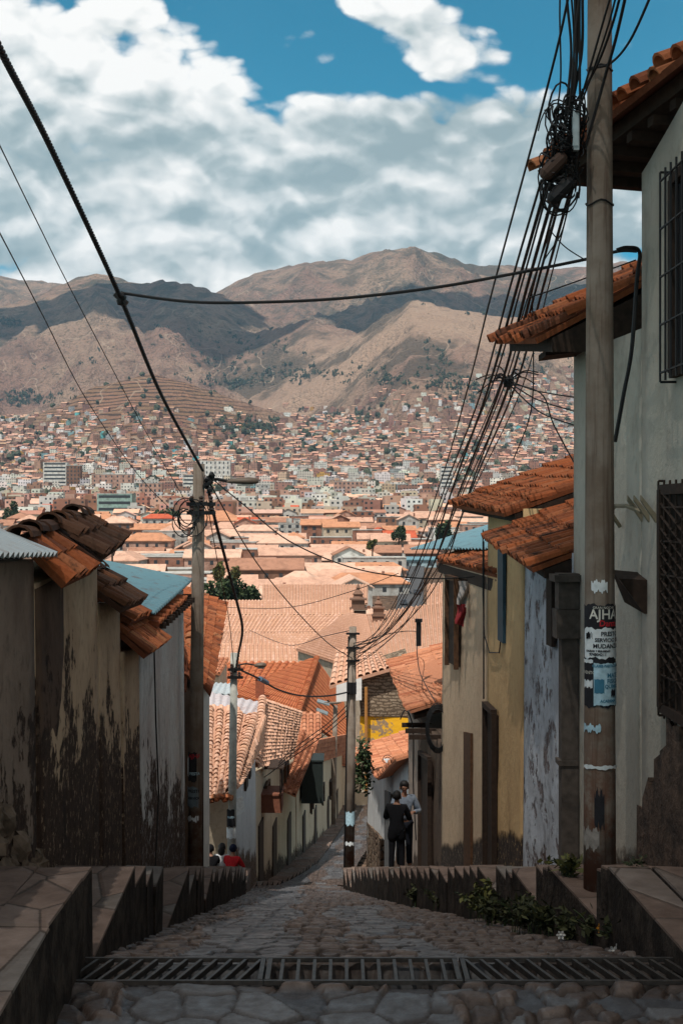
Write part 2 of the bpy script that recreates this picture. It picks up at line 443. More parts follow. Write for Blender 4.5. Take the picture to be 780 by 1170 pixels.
def ridge_tiles(mb, a, b, r=.13, step=.36, jit=1):
    a = Vector(a); b = Vector(b); n = max(1, int((b - a).length / step)); t = (b - a).normalized()
    s = t.cross(Vector((0, 0, 1))).normalized(); u = s.cross(t)
    for i in range(n):
        p0 = a.lerp(b, i / n) + u * (.03 + R.uniform(-.015, .02) * jit); p1 = a.lerp(b, min(1, (i + 1.2) / n))
        vs = []
        for p, k in ((p0, r), (p1, r * .8)):
            for q in range(7):
                an = PI * q / 6; vs.append(p + s * (k * math.cos(an)) + u * (k * .85 * math.sin(an)))
        for q in range(7):
            an = PI * q / 6; vs.append(p0 + s * (r * .8 * math.cos(an)) + u * (r * .8 * .85 * math.sin(an)))
        mb.add(vs, [(q, q + 1, 8 + q, 7 + q) for q in range(6)] + [(q + 1, q, 14 + q, 15 + q) for q in range(6)])
def sheet(mb, A, B, C, D, per=.15, amp=.018, th=.008):
    """corrugated sheet: waves across A-B, running up to D-C"""
    A, B, C, D = map(Vector, (A, B, C, D)); L = (B - A).length; n = max(8, int(L / per * 6))
    nrm = (B - A).cross(D - A).normalized()
    if nrm.z < 0: nrm = -nrm
    vs = []; fs = []
    for i in range(n + 1):
        u = i / n; o = nrm * (amp * math.sin(u * L / per * 2 * PI))
        for q in (A.lerp(B, u), D.lerp(C, u)): vs += [q + o, q + o - nrm * th]
    for i in range(n):
        k = 4 * i
        fs += [(k, k + 4, k + 6, k + 2), (k + 1, k + 3, k + 7, k + 5), (k, k + 1, k + 5, k + 4), (k + 2, k + 6, k + 7, k + 3)]
    return mb.add(vs, fs)
# ------------------------------------------------------------------ terrain
RIDGES = [  # crest (px, py) at distance D, fall towards us, fall beyond
    ([(-400, 540), (-100, 520), (0, 492), (40, 474), (70, 462), (110, 441), (150, 431), (175, 428), (210, 434), (260, 452), (320, 472), (380, 492), (460, 530)], 3050, .30, .5),
    ([(120, 600), (230, 500), (270, 462), (300, 441), (360, 402), (400, 379), (440, 356), (470, 343), (500, 354), (560, 368), (640, 374), (760, 376), (900, 360), (1200, 380)], 4300, .34, .5),
    ([(-300, 460), (60, 450), (160, 415), (200, 404), (260, 378), (320, 372), (355, 366), (400, 384), (470, 420)], 4900, .45, .55),
    ([(-400, 400), (-100, 372), (0, 350), (40, 336), (80, 312), (110, 303), (140, 311), (165, 319), (185, 315), (210, 323), (240, 334), (275, 352), (330, 380), (420, 420)], 5600, .42, .6),
    ([(-400, 300), (-100, 302), (0, 310), (50, 318), (90, 328), (200, 350), (300, 400)], 7300, .4, .5),
    ([(100, 400), (200, 350), (240, 331), (290, 306), (340, 300), (400, 303), (440, 293), (480, 289), (500, 291), (540, 301), (580, 297), (640, 300), (700, 296), (800, 300), (1000, 300), (1300, 330)], 6700, .40, .5),
    ([(300, 470), (420, 440), (520, 372), (580, 345), (640, 330), (700, 322), (800, 330), (1200, 340)], 5600, .42, .6),
]
def terr(X, Y, detail=True, ret=False):
    X = np.asarray(X, float); Y = np.asarray(Y, float); Ys = np.maximum(Y, 5)
    px = 390 + F * X / Ys
    base = np.interp(Y, [a for a, b in ZP], [b for a, b in ZP])
    base = np.where(Y < 130, base - .35, base)
    base = base + np.clip((X - 120) / 900, 0, 1) * np.clip((Y - 1200) / 1500, 0, 1) * 70
    z = base.copy()
    if detail:
        wx = X + 220 * (fbm(X / 700, Y / 700, 40, 3) - .5); wy = Y + 220 * (fbm(X / 700 + 9, Y / 700, 50, 3) - .5)
        rg = .55 * ridged(wx / 900, wy / 900, 3, 3, .5) + .45 * ridged(wx / 330, wy / 420, 8, 5, .55); fb = fbm(X / 260, Y / 260, 60, 5)
    for k, (cr, D, s0, s1) in enumerate(RIDGES):
        h = np.interp(px, [a for a, b in cr], [(585 - b) / F * D for a, b in cr])
        Dw = D + (160 * np.sin(px / 61.0 + k * 2) if k else 0)
        dd = Y - Dw
        q = h - np.where(dd < 0, -dd * s0, dd * s1)
        if detail and k > 0:
            fade = np.clip(np.abs(dd) / 600, .08, 1)
            q = q + fade * ((rg - .62) * (150 if k == 1 else 300 if k == 2 else 430) + (fb - .5) * 60)
        elif detail: q = q + np.clip(np.abs(dd) / 300, .15, 1) * ((fb - .5) * 46)
        z = np.maximum(z, q)
    if ret: return rg
    if detail: z = z + np.clip((Y - 1500) / 1500, 0, 1) * (fbm(X / 60, Y / 60, 77, 3) - .5) * 12
    return z
def build_terrain():
    pxs = np.arange(-420, 1221, 3.0)
    ds = np.concatenate([np.arange(3, 130, 1.5), 130 * np.exp(np.linspace(0, math.log(9300 / 130.0), 560))])
    PX, DD = np.meshgrid(pxs, ds); X = (PX - 390) / F * DD
    # near the camera the sheet is widened so that it also lies under the houses beside the lens
    wid = np.clip(1 + (60 - DD) / 8, 1, 9); X = X * wid
    Zt = terr(X, DD)
    nr, nc = PX.shape
    me = bpy.data.meshes.new('terrain')
    v = np.stack([X, DD, Zt], -1).reshape(-1, 3)
    i = np.arange((nr - 1) * nc).reshape(nr - 1, nc)[:, :-1].reshape(-1)
    f = np.stack([i, i + 1, i + nc + 1, i + nc], -1)
    me.vertices.add(len(v)); me.vertices.foreach_set('co', v.reshape(-1).astype(np.float32))
    me.loops.add(f.size); me.loops.foreach_set('vertex_index', f.reshape(-1).astype(np.int32))
    me.polygons.add(len(f)); me.polygons.foreach_set('loop_start', (np.arange(len(f)) * 4).astype(np.int32))
    me.polygons.foreach_set('use_smooth', np.ones(len(f), dtype=bool))
    me.update(calc_edges=True); me.validate()
    # 1 where the slope is farmed in terraces
    D0 = RIDGES[0][1]
    t = np.clip(1 - np.abs(DD - (D0 - 250)) / 620, 0, 1) * np.clip(1 - np.abs(PX - 165) / 190, 0, 1)
    at = me.attributes.new('terr', 'FLOAT', 'POINT'); at.data.foreach_set('value', np.clip(t * 2.2, 0, 1).reshape(-1).astype(np.float32))
    gu = terr(X, DD, True, True); at = me.attributes.new('gul', 'FLOAT', 'POINT'); at.data.foreach_set('value', np.clip((.74 - gu) / .34, 0, 1).reshape(-1).astype(np.float32))
    tan = np.clip(1 - np.abs(DD - 4150) / 700, 0, 1) * np.clip((PX - 250) / 120, 0, 1); at = me.attributes.new('tan', 'FLOAT', 'POINT'); at.data.foreach_set('value', np.clip(tan * 2, 0, 1).reshape(-1).astype(np.float32))
    def fn(g):
        p = g.pos(); x, y, z = g.sep(p); t = g.attr('terr'); gul = g.attr('gul'); tan_ = g.attr('tan')
        n1 = g.noise(p, .0022, 8, .62); n2 = g.noise(p, .012, 8, .65); n3 = g.noise(p, .09, 5, .6)
        c = g.mix(g.ss(n1, .38, .62), (.27, .16, .12), (.34, .23, .165))
        c = g.mix(g.math('MULTIPLY', g.ss(n2, .48, .68), .75), c, (.13, .072, .056))
        c = g.mix(g.math('MULTIPLY', g.ss(n3, .50, .64), .55), c, (.085, .065, .04))
        c = g.mix(g.math('MULTIPLY', tan_, .7), c, (.44, .30, .215))
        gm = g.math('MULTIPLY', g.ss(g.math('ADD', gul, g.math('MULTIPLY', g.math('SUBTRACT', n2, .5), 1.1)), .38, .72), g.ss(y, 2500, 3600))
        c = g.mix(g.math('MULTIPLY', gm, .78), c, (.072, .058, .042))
        far = g.math('MULTIPLY', g.ss(y, 4500, 5300), .75)
        c = g.mix(g.math('MULTIPLY', far, g.math('MULTIPLY', g.ss(n2, .40, .62), .8)), c, (.09, .085, .062))
        zz = g.math('ADD', z, g.math('MULTIPLY', g.noise(p, .006, 4), 26.0))
        tr = g.math('FRACT', g.math('DIVIDE', zz, 9.5))
        line = g.math('MULTIPLY', g.math('LESS_THAN', tr, .34), t)
        plot = g.voro(g.comb(g.math('MULTIPLY', x, .014), g.math('FLOOR', g.math('DIVIDE', zz, 9.5)), 0.0), 1, 'F1', 'Color')
        pr, pg, pb = g.sep(plot)
        c = g.mix(g.math('MULTIPLY', t, .85), c, g.mix(pr, (.30, .155, .10), (.24, .14, .075)))
        c = g.mix(g.math('MULTIPLY', line, .9), c, (.07, .042, .03))
        # dirt roads and paths
        pa = g.noise(p, .0032, 2, .5, .6); pm = g.math('LESS_THAN', g.math('ABSOLUTE', g.math('SUBTRACT', pa, .5)), .0035)
        c = g.mix(g.math('MULTIPLY', pm, .6), c, (.42, .31, .23))
        near = g.ss(y, 900, 500)
        c = g.mix(near, c, (.16, .105, .075))
        return c, g.bump(g.math('ADD', n2, g.math('MULTIPLY', n3, .35)), 1.0, 60)
    me.materials.append(material('dry_hillside', fn, .95, .08))
    o = bpy.data.objects.new('hills', me); COL.objects.link(o); tag(o, kind='structure')
build_terrain()
# ------------------------------------------------------------------ light, air, sky, camera
SUND = Vector((-.17, -.40, .90)).normalized()
EL = math.asin(SUND.z); AZ = math.atan2(SUND.x, SUND.y)
ld = bpy.data.lights.new('sun', 'SUN'); ld.energy = 5.0; ld.angle = math.radians(.53); ld.color = (1, .94, .85)
lo = bpy.data.objects.new('sun', ld); COL.objects.link(lo)
lo.rotation_euler = SUND.to_track_quat('Z', 'Y').to_euler()
def build_world():
    w = bpy.data.worlds.new('World'); SC.world = w; w.use_nodes = True
    w.cycles.sampling_method = 'MANUAL'; w.cycles.sample_map_resolution = 256
    nt = w.node_tree; nt.nodes.clear(); g = G(nt)
    sky = g.node('ShaderNodeTexSky', sky_type='NISHITA'); sky.sun_disc = False
    sky.sun_elevation = EL; sky.sun_rotation = AZ; sky.altitude = 3400; sky.air_density = 1; sky.dust_density = .3; sky.ozone_density = 2.5
    base = g.mix(1.0, sky.outputs[0], (.0, 1.16, 1.12), 'MULTIPLY')
    d = g.node('ShaderNodeTexCoord').outputs['Generated']
    x, y, z = g.sep(d)
    az = g.math('ARCTAN2', x, y); el = g.math('ARCSINE', z)
    U = lambda px: (px - 390) / F
    V = lambda py: (585 - py) / F
    def blob(px, py, rx, ry, rot=0, k=.8):
        a = g.math('SUBTRACT', az, math.atan(U(px))); b = g.math('SUBTRACT', el, math.atan(V(py)))
        cs, sn = math.cos(rot), math.sin(rot)
        p = g.math('ADD', g.math('MULTIPLY', a, cs), g.math('MULTIPLY', b, sn)); q = g.math('SUBTRACT', g.math('MULTIPLY', b, cs), g.math('MULTIPLY', a, sn))
        r = g.math('ADD', g.math('POWER', g.math('DIVIDE', p, rx / F), 2.0), g.math('POWER', g.math('DIVIDE', q, ry / F), 2.0))
        return g.math('MULTIPLY', g.math('SUBTRACT', 1.0, r), k)
    cov = None
    for b in [(165, 92, 150, 82, 0), (30, 120, 220, 118, 0), (370, 168, 205, 58, 0), (495, 48, 95, 36, -.42, .5), (425, 8, 60, 24, -.5, .5), (335, 52, 46, 26, -.4, .30), (752, 82, 36, 24, 0, .22), (540, 200, 330, 85, 0), (300, 245, 800, 110, 0, 1.1), (560, 160, 200, 55, 0), (175, 150, 130, 60, 0, 1.1), (455, 172, 110, 60, 0, 1.1), (130, 30, 70, 40, 0), (742, 195, 120, 60, 0)]:
        v = blob(*b); cov = v if cov is None else g.math('MAXIMUM', cov, v)
    # elsewhere in the sky: broken cumulus
    back = g.math('MULTIPLY', g.math('SUBTRACT', g.noise(d, 3.2, 3), .36), 2.2)
    away = g.math('MAXIMUM', g.ss(g.math('ABSOLUTE', az), .33, .6), g.ss(el, .45, .62))
    cov = g.math('ADD', g.math('MULTIPLY', cov, g.math('SUBTRACT', 1.0, away)), g.math('MULTIPLY', back, away))
    cov = g.math('MAXIMUM', cov, -1.2)
    def pt(da=0, de=0): return g.comb(g.math('ADD', az, da), g.math('MULTIPLY', g.math('ADD', el, de), 1.55), 0.3)
    wn = g.node('ShaderNodeTexNoise'); g.put(wn.inputs['Vector'], pt()); wn.inputs['Scale'].default_value = 14; wn.inputs['Detail'].default_value = 5
    wv = g.vmath('MULTIPLY', g.vmath('SUBTRACT', wn.outputs['Color'], (.5, .5, .5)), (.045, .045, .0))
    def puff(da, de, sc, det):
        nd = g.node('ShaderNodeTexVoronoi', feature='F1'); g.put(nd.inputs['Vector'], g.vmath('ADD', pt(da, de), wv))
        nd.inputs['Scale'].default_value = sc; nd.inputs['Detail'].default_value = det; nd.inputs['Roughness'].default_value = .55
        return g.math('SUBTRACT', .68, nd.outputs['Distance'])
    def field(da=0, de=0):
        n_ = g.noise(pt(da, de), 8, 10, .55, .2)
        return g.math('ADD', g.math('MULTIPLY', g.math('SUBTRACT', n_, .5), 1.5), g.math('MULTIPLY', puff(da, de, 20, 2.0), .85)), n_
    h0, n = field(); h1, _ = field(-.005, .013)
    den = g.math('ADD', cov, g.math('SUBTRACT', h0, .03))
    al = g.ss(den, -.20, .16)
    lit = g.math('ADD', .60, g.math('MULTIPLY', g.math('SUBTRACT', h0, h1), .85))
    lit = g.math('ADD', lit, g.math('MULTIPLY', g.math('SUBTRACT', g.noise(pt(.1, .07), 5, 5, .5), .5), 1.0))
    # flat grey bases at two levels, bright heads above them
    wob = g.math('MULTIPLY', g.math('SUBTRACT', g.noise(pt(.3, 0), 3.2, 4), .5), .06); ew = g.math('ADD', el, wob)
    lit = g.math('ADD', lit, g.mr(ew, V(190), V(70), -.20, .22))
    lit = g.math('SUBTRACT', lit, g.math('MULTIPLY', g.math('MULTIPLY', g.ss(ew, V(225), V(185)), g.ss(ew, V(120), V(165))), .16))
    lit = g.math('ADD', lit, g.math('MULTIPLY', g.ss(ew, V(275), V(320)), .22))
    lit = g.math('ADD', lit, g.math('MULTIPLY', g.ss(den, .35, -.05), .12))
    cc = g.ramp(lit, [(.05, (.34, .43, .45)), (.32, (.47, .55, .56)), (.58, (.80, .83, .82)), (.9, (1.15, 1.12, 1.08))])
    bg = g.node('ShaderNodeBackground'); out = g.node('ShaderNodeOutputWorld')
    skyl = g.node('ShaderNodeBackground'); g.put(skyl.inputs[0], base); skyl.inputs[1].default_value = .085
    cc = g.mix(away, cc, g.mix(g.ss(n, .3, .7), (.60, .53, .455), (1.22, 1.08, .92)))
    g.put(bg.inputs[0], cc); bg.inputs[1].default_value = .82
    ms = g.node('ShaderNodeMixShader'); g.put(ms.inputs[0], al); g.l.new(skyl.outputs[0], ms.inputs[1]); g.l.new(bg.outputs[0], ms.inputs[2])
    g.l.new(ms.outputs[0], out.inputs[0])
build_world()
def cloud_mat():
    m = bpy.data.materials.new('cloud_white'); m.use_nodes = True
    b = m.node_tree.nodes['Principled BSDF']; b.inputs['Base Color'].default_value = (.85, .85, .86, 1); b.inputs['Roughness'].default_value = 1; b.inputs['Specular IOR Level'].default_value = 0
    return m
M_CLOUD = cloud_mat()
def shading_cloud_mat():
    m = bpy.data.materials.new('shading_cloud'); m.use_nodes = True; nt = m.node_tree; nt.nodes.clear()
    d = nt.nodes.new('ShaderNodeBsdfDiffuse'); d.inputs[0].default_value = (.85, .85, .86, 1); t = nt.nodes.new('ShaderNodeBsdfTransparent'); x = nt.nodes.new('ShaderNodeMixShader'); o = nt.nodes.new('ShaderNodeOutputMaterial')
    x.inputs[0].default_value = .38; nt.links.new(t.outputs[0], x.inputs[1]); nt.links.new(d.outputs[0], x.inputs[2]); nt.links.new(x.outputs[0], o.inputs[0]); return m  # see-through share leaks some sun through the cloud added for shade
M_SHADING = shading_cloud_mat()
SC.cycles.transparent_max_bounces = 32
def cloud(target, z, rx, ry, seed, mat=None):
    """a cloud out of view, set so that its shade falls round the target point"""
    t = Vector(target); c = t + SUND * ((z - t.z) / SUND.z)
    mb = MB(); rr = random.Random(seed)
    for i in range(16):
        a = rr.uniform(0, 2 * PI); q = math.sqrt(rr.random())
        x = rx * .72 * q * math.cos(a); y = ry * .72 * q * math.sin(a); s = rr.uniform(.34, .55)
        mb.blob((c.x + x, c.y + y, c.z + rr.uniform(0, .15) * min(rx, ry)), rx * s, ry * s, min(rx, ry) * rr.uniform(.25, .4), .12, seed * 50 + i, 12)
    struct('cloud', mb, mat or M_CLOUD, smooth=True)
cam = bpy.data.cameras.new('camera'); co = bpy.data.objects.new('camera', cam); COL.objects.link(co)
co.rotation_euler = (PI / 2, 0, 0); cam.sensor_fit = 'VERTICAL'; cam.sensor_height = 36; cam.lens = F / 1170 * 36
cam.clip_start = .1; cam.clip_end = 30000; SC.camera = co
SC.view_settings.view_transform = 'Standard'; SC.view_settings.look = 'None'; SC.view_settings.gamma = 1; SC.view_settings.exposure = 0.25
SC.cycles.max_bounces = 6; SC.cycles.diffuse_bounces = 3; SC.cycles.glossy_bounces = 2; SC.cycles.volume_bounces = 0
SC.cycles.use_denoising = True
# ------------------------------------------------------------------ the street
def vor_stones(x, y, cx, cy, s):
    gx = x / cx; gy = y / cy; ix = np.floor(gx); iy = np.floor(gy)
    f1 = np.full(x.shape, 9.0); f2 = np.full(x.shape, 9.0); idv = np.zeros(x.shape)
    for a in (-1, 0, 1):
        for b in (-1, 0, 1):
            jx = ix + a; jy = iy + b
            qx = jx + .15 + .7 * _hash(jx, jy, s); qy = jy + .15 + .7 * _hash(jx, jy, s + 5)
            d = np.hypot(gx - qx, gy - qy); h = _hash(jx, jy, s + 9)
            m = d < f1
            f2 = np.where(m, f1, np.minimum(f2, d)); idv = np.where(m, h, idv); f1 = np.where(m, d, f1)
    return f2 - f1, idv
L_OFF = lambda d: 1.456
R_PTS = [(0, 2.45), (9, 2.45), (11.2, 2.43), (16, 2.15), (27, 1.5), (42, 1.1), (55, .85)]
def R_OFF(d): return float(np.interp(d, [a for a, b in R_PTS], [b for a, b in R_PTS]))
L2 = [(36, 1.456), (46, 1.9), (52, 1.75), (65, .25), (76, .45), (100, .9), (130, 1.2)]
def build_road():
    ds = np.concatenate([np.arange(7.0, 13, .022), np.arange(13, 26, .05), np.arange(26, 60, .12), np.arange(60, 131, .5)])
    us = np.linspace(0, 1, 360)
    lo_ = np.interp(ds, [0, 8.7, 9.4, 36, 46, 52, 65, 76, 100, 131], [3.2, 3.2, 1.7, 1.6, 2.4, 2.4, 1.6, 1.5, 1.5, 1.5])
    ro_ = np.array([R_OFF(d) + .15 if d > 9.4 else 3.4 for d in ds]); ro_ = np.where(ds > 52, 1.6, ro_)
    XAV = np.array([xa(d) for d in ds]); ZV = np.array([zr(d) for d in ds])
    O = -lo_[:, None] + (lo_ + ro_)[:, None] * us[None, :]
    Xv = XAV[:, None] + O; Yv = np.repeat(ds[:, None], len(us), 1)
    e, i1 = vor_stones(Xv, Yv, .19, .24, 3)
    e2, i2 = vor_stones(Xv + .05, Yv, .31, .46, 21)
    # flat slabs in two wheel tracks and here and there in front of the drain
    wob = .14 * np.sin(Yv * .9) + .25 * (fbm(Xv * .0 + 3, Yv * .5, 5, 3) - .5)
    slab = (np.abs(O + .55 + wob) < .42) | ((np.abs(O - .75 - wob) < .4) & (fbm(Xv, Yv * .35, 9, 3) > .42))
    slab |= (Yv < 8.75) & (fbm(Xv * .7, Yv * .9, 31, 3) > .60)
    hs = np.where(slab, np.clip(e2 * 13, 0, 1) ** .6 * .040 + (i2 - .5) * .03, np.clip(e * 3.6, 0, 1) ** .6 * .060 + (i1 - .5) * .034)
    hs = hs + (fbm(Xv * 9, Yv * 9, 12, 4) - .5) * .022 + (fbm(Xv * .8, Yv * .8, 14, 3) - .5) * .06
    pit = (Yv > 8.82) & (Yv < 9.31) & (np.abs(O) < 40)
    Zv = ZV[:, None] + hs - .045 - np.where(pit, .22, 0)
    idv = np.where(slab, i2, i1); ed = np.where(slab, e2 * 9, e * 4)
    c0 = np.array([.040, .026, .021]); c1 = np.array([.115, .084, .070]); s0 = np.array([.042, .043, .05]); s1 = np.array([.12, .122, .13])
    ca = np.where(slab[..., None], s0 + (s1 - s0) * idv[..., None], c0 + (c1 - c0) * idv[..., None])
    gapm = np.clip(1 - ed, 0, 1)[..., None]
    ca = ca * (1 - gapm) + np.array([.025, .016, .012]) * gapm
    ca = np.where(pit[..., None], .006, ca)
    nr, nc = Xv.shape
    v = np.stack([Xv, Yv, Zv], -1).reshape(-1, 3)
    i = np.arange((nr - 1) * nc).reshape(nr - 1, nc)[:, :-1].reshape(-1)
    f = np.stack([i, i + 1, i + nc + 1, i + nc], -1)
    me = bpy.data.meshes.new('road')
    me.vertices.add(len(v)); me.vertices.foreach_set('co', v.reshape(-1).astype(np.float32))
    me.loops.add(f.size); me.loops.foreach_set('vertex_index', f.reshape(-1).astype(np.int32))
    me.polygons.add(len(f)); me.polygons.foreach_set('loop_start', (np.arange(len(f)) * 4).astype(np.int32))
    me.polygons.foreach_set('use_smooth', np.ones(len(f), dtype=bool))
    me.update(calc_edges=True); me.validate()
    at = me.color_attributes.new('col', 'FLOAT_COLOR', 'POINT')
    at.data.foreach_set('color', np.concatenate([ca.reshape(-1, 3), np.ones((len(v), 1))], 1).reshape(-1).astype(np.float32))
    me.materials.append(M_ROAD)
    o = bpy.data.objects.new('road', me); COL.objects.link(o); tag(o, kind='structure')
build_road()
# raised stepped pavements
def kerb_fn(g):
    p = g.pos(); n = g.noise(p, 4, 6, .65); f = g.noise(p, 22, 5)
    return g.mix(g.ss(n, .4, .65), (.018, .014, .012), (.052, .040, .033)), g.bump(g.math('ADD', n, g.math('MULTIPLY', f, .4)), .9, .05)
M_KERB = material('shaded_kerb_stone', kerb_fn, .9, .1)  # shade painted into the step sides: near black against the lighter treads
def stone_block(mb, pts, z0, z1, seed):
    rr = random.Random(seed)
    top = [(p[0] + rr.uniform(-.02, .02), p[1] + rr.uniform(-.015, .015), z1 + rr.uniform(-.025, .02)) for p in pts]
    bot = [(p[0], p[1], z0) for p in pts]
    # small bevel so that worn edges catch light
    c = np.mean(np.array(top), 0)
    ins = [tuple(np.array(t) * .985 + c * .015 + np.array([0, 0, .018])) for t in top]
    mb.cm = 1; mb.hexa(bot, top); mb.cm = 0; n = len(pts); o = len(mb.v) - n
    mb.add(ins, [tuple(range(n))]); q = len(mb.v) - n
    for i in range(n): mb.f.append((o + i, o + (i + 1) % n, q + (i + 1) % n, q + i)); mb.m.append(0)
def steps(name, edges, front, back, side):
    mb = MB()
    for k in range(len(edges) - 1):
        a, b = edges[k], edges[k + 1]
        z = -2.38 if (a < 8.5 and side < 0) else zs(b)
        # two slabs across the pavement and one coping stone along the road
        fa, fb = front(a), front(b); ba, bb = back(a), back(b)
        for (u0, u1, e) in ((0, .36, 0.0), (.375, 1.0, -.012)):
            def q(d, f, w, u): return (xa(d) + side * (f + (w - f) * u), d)
            pts = [q(a, fa, ba, u0), q(b, fb, bb, u0), q(b, fb, bb, u1), q(a, fa, ba, u1)]
            stone_block(mb, pts, zr(b) - .5, z + e, 100 * k + int(u0 * 10) + (7 if side > 0 else 0))
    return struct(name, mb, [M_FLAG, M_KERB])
Lw = lambda d: 2.45
LE = [6.2, 8.0, 9.07, 9.6, 11.95, 12.7, 13.4, 14.1, 17.3, 18.6, 19.3, 20, 21.8, 22.6, 23.5, 24.6, 25.6, 26.8, 27.8, 29.0, 30.2, 31.4, 32.6, 33.8]
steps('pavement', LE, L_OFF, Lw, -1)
RE = [7.4, 11.2, 11.32, 11.46, 11.63, 13.4, 13.6, 13.85, 15.1, 15.45, 15.9, 17.2, 17.7, 18.2, 18.8, 19.4, 20.2, 21, 21.7, 22.4, 23.2, 24, 24.8, 25.6, 26.4, 27.4, 28.4, 29.4, 30.4, 31.4, 32.6, 33.8, 35, 36.4, 38, 40, 42]
Rw = lambda d: float(np.interp(d, [0, 12, 17, 20.5, 24, 30, 37, 60], [3.35, 3.35, 3.34, 3.26, 3.17, 3.0, 2.8, 2.16]))
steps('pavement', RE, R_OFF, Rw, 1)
# the far pavement on the left with its kerb, down to the bend
def far_pave():
    mb = MB(); ds = list(np.arange(38, 120, 1.25))
    for k in range(len(ds) - 1):
        a, b = ds[k], ds[k + 1]
        def kx(d): return float(np.interp(d, [38, 45, 52, 56, 65, 76, 100, 125], [-2.75, -2.95, -2.3, -1.85, -1.12, -.75, .32, 1.9]))
        def wx(d): return float(np.interp(d, [38, 50, 65, 85, 108, 125], [-3.5, -3.3, -2.8, -1.9, -.55, .6]))
        z = zr(b) + .17
        stone_block(mb, [(wx(a) - .3, a), (wx(b) - .3, b), (kx(b), b), (kx(a), a)][::-1], zr(b) - .6, z, k + 900)
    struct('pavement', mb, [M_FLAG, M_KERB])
far_pave()
# drain across the street: three grates in their frames
def grate(x0, x1, lean, label, y0=8.84, y1=9.29):
    z = zr(9) + .012
    root = thing('drain_grate', label, 'drain grate', ((x0 + x1) / 2, 9.065, z - .05), 'steel drain grates across the road')
    fr = MB()
    for y in (y0, y1): fr.box(((x0 + x1) / 2, y, z - .012), (x1 - x0, .022, .03))
    for x in (x0 + .02, x1 - .02): fr.box((x, 9.065, z - .014), (.03, y1 - y0 - .04, .036))
    part('frame', fr, M_GRATE, root)
    ba = MB(); n = int((x1 - x0) / .097)
    for i in range(1, n):
        x = x0 + (x1 - x0) * i / n; s = lean * .06
        ba.hexa([(x - s - .009, y0 + .02, z - .04), (x - s + .009, y0 + .02, z - .04), (x + s + .009, y1 - .02, z - .04), (x + s - .009, y1 - .02, z - .04)], [(x - s - .011, y0 + .02, z), (x - s + .011, y0 + .02, z), (x + s + .011, y1 - .02, z), (x + s - .011, y1 - .02, z)])
    part('bar', ba, M_GRATE, root)
grate(X_(58, 9), X_(302, 9), 1, 'rusty drain grate reaching to the left stepped pavement')
grate(X_(303, 9), X_(526, 9), 0, 'rusty drain grate in the middle of the cobbled road')
grate(X_(528, 9), X_(800, 9), -1, 'rusty drain grate reaching to the weeds on the right')
# ------------------------------------------------------------------ wall builder
def wall_slab(mb, a, b, za, zb, ta, tb, back, rough=.03, nu=None, nv=14, seed=0):
    """front face from plan point a to b with an uneven hand-plastered surface; 'back' is the depth vector"""
    a = Vector((a[0], a[1])); b = Vector((b[0], b[1])); bk = Vector((back[0], back[1]))
    L = (b - a).length; nu = nu or max(6, int(L / .28)); nr = bk.normalized()
    U = np.linspace(0, 1, nu + 1); Vv = np.linspace(0, 1, nv + 1)
    vs = []; fs = []
    for i, u in enumerate(U):
        for j, v in enumerate(Vv):
            p = a.lerp(b, u); z0 = za + (zb - za) * u; z1 = ta + (tb - ta) * u; z = z0 + (z1 - z0) * v
            e = rough * 2 * (float(fbm(p.y * .7 + p.x * .3 + seed, z * .6, seed, 4)) - .5) if 0 < i < nu else 0
            lean = -.06 * v * (1 if rough > 0.02 else 0)
            q = p + nr * (e - lean * .6)
            vs.append((q.x, q.y, z))
    W = nv + 1
    for i in range(nu):
        for j in range(nv): fs.append((i * W + j, (i + 1) * W + j, (i + 1) * W + j + 1, i * W + j + 1))
    o = len(vs)
    for u, vv in ((0, 0), (0, 1), (1, 0), (1, 1)):
        p = a.lerp(b, u) + bk; z0 = za + (zb - za) * u; z1 = ta + (tb - ta) * u
        vs.append((p.x, p.y, z0 if vv == 0 else z1))
    A0, A1, B0, B1 = o, o + 1, o + 2, o + 3
    fs.append((B0, B1, A1, A0))
    fs.append(tuple(range(nv + 1)) + (A1, A0))
    e0 = nu * W
    fs.append(tuple(range(e0 + nv, e0 - 1, -1)) + (B0, B1))
    fs.append(tuple(i * W + nv for i in range(nu, -1, -1)) + (A1, B1)[::1])
    mb.add(vs, fs)
    return mb
def pl(d, off): return (xa(d) - off, d)          # left wall line
def pr(d, off): return (xa(d) + off, d)
def coping(mbt, mbr, d0, d1, o0, o1, zr0, zr1, ze0, ze1, over, tw=.2, tl=.42, ovf=None):
    """a wall's cap of roof tiles: ridge line d0-d1 with a short slope to the street and one to the back"""
    A = (xa(d0) - o0 + over, d0, ze0); B = (xa(d1) - o1 + (ovf or over), d1, ze1)
    D = (xa(d0) - o0 - .28, d0, zr0); C = (xa(d1) - o1 - .28, d1, zr1)
    tiles(mbt, A, B, C, D, tw, tl, 6, .5, 1.6)
    A2 = (xa(d0) - o0 - .85, d0, ze0 - .1); B2 = (xa(d1) - o1 - .85, d1, ze1 - .1)
    tiles(mbt, A2, B2, C, D, tw, tl, 5, .5, 1.4)
    ridge_tiles(mbr, (D[0], D[1], D[2] + .03), (C[0], C[1], C[2] + .03), .12, .40, 1.4)
def left_wall(label, d0, d1, mat, zt0, zt1, off=2.28, depth=.55, seed=0, extra=None):
    root = thing('adobe_wall', label, 'wall', (xa((d0 + d1) / 2) - off - .3, (d0 + d1) / 2, zs(d1) - .6))
    mb = MB(); wall_slab(mb, pl(d0, off), pl(d1, off), zs(d0) - .5, zs(d1) - .5, zt0, zt1, (-depth, 0), .05, None, 18, seed)
    w = part('wall', mb, mat, root, smooth=True)
    return root, w
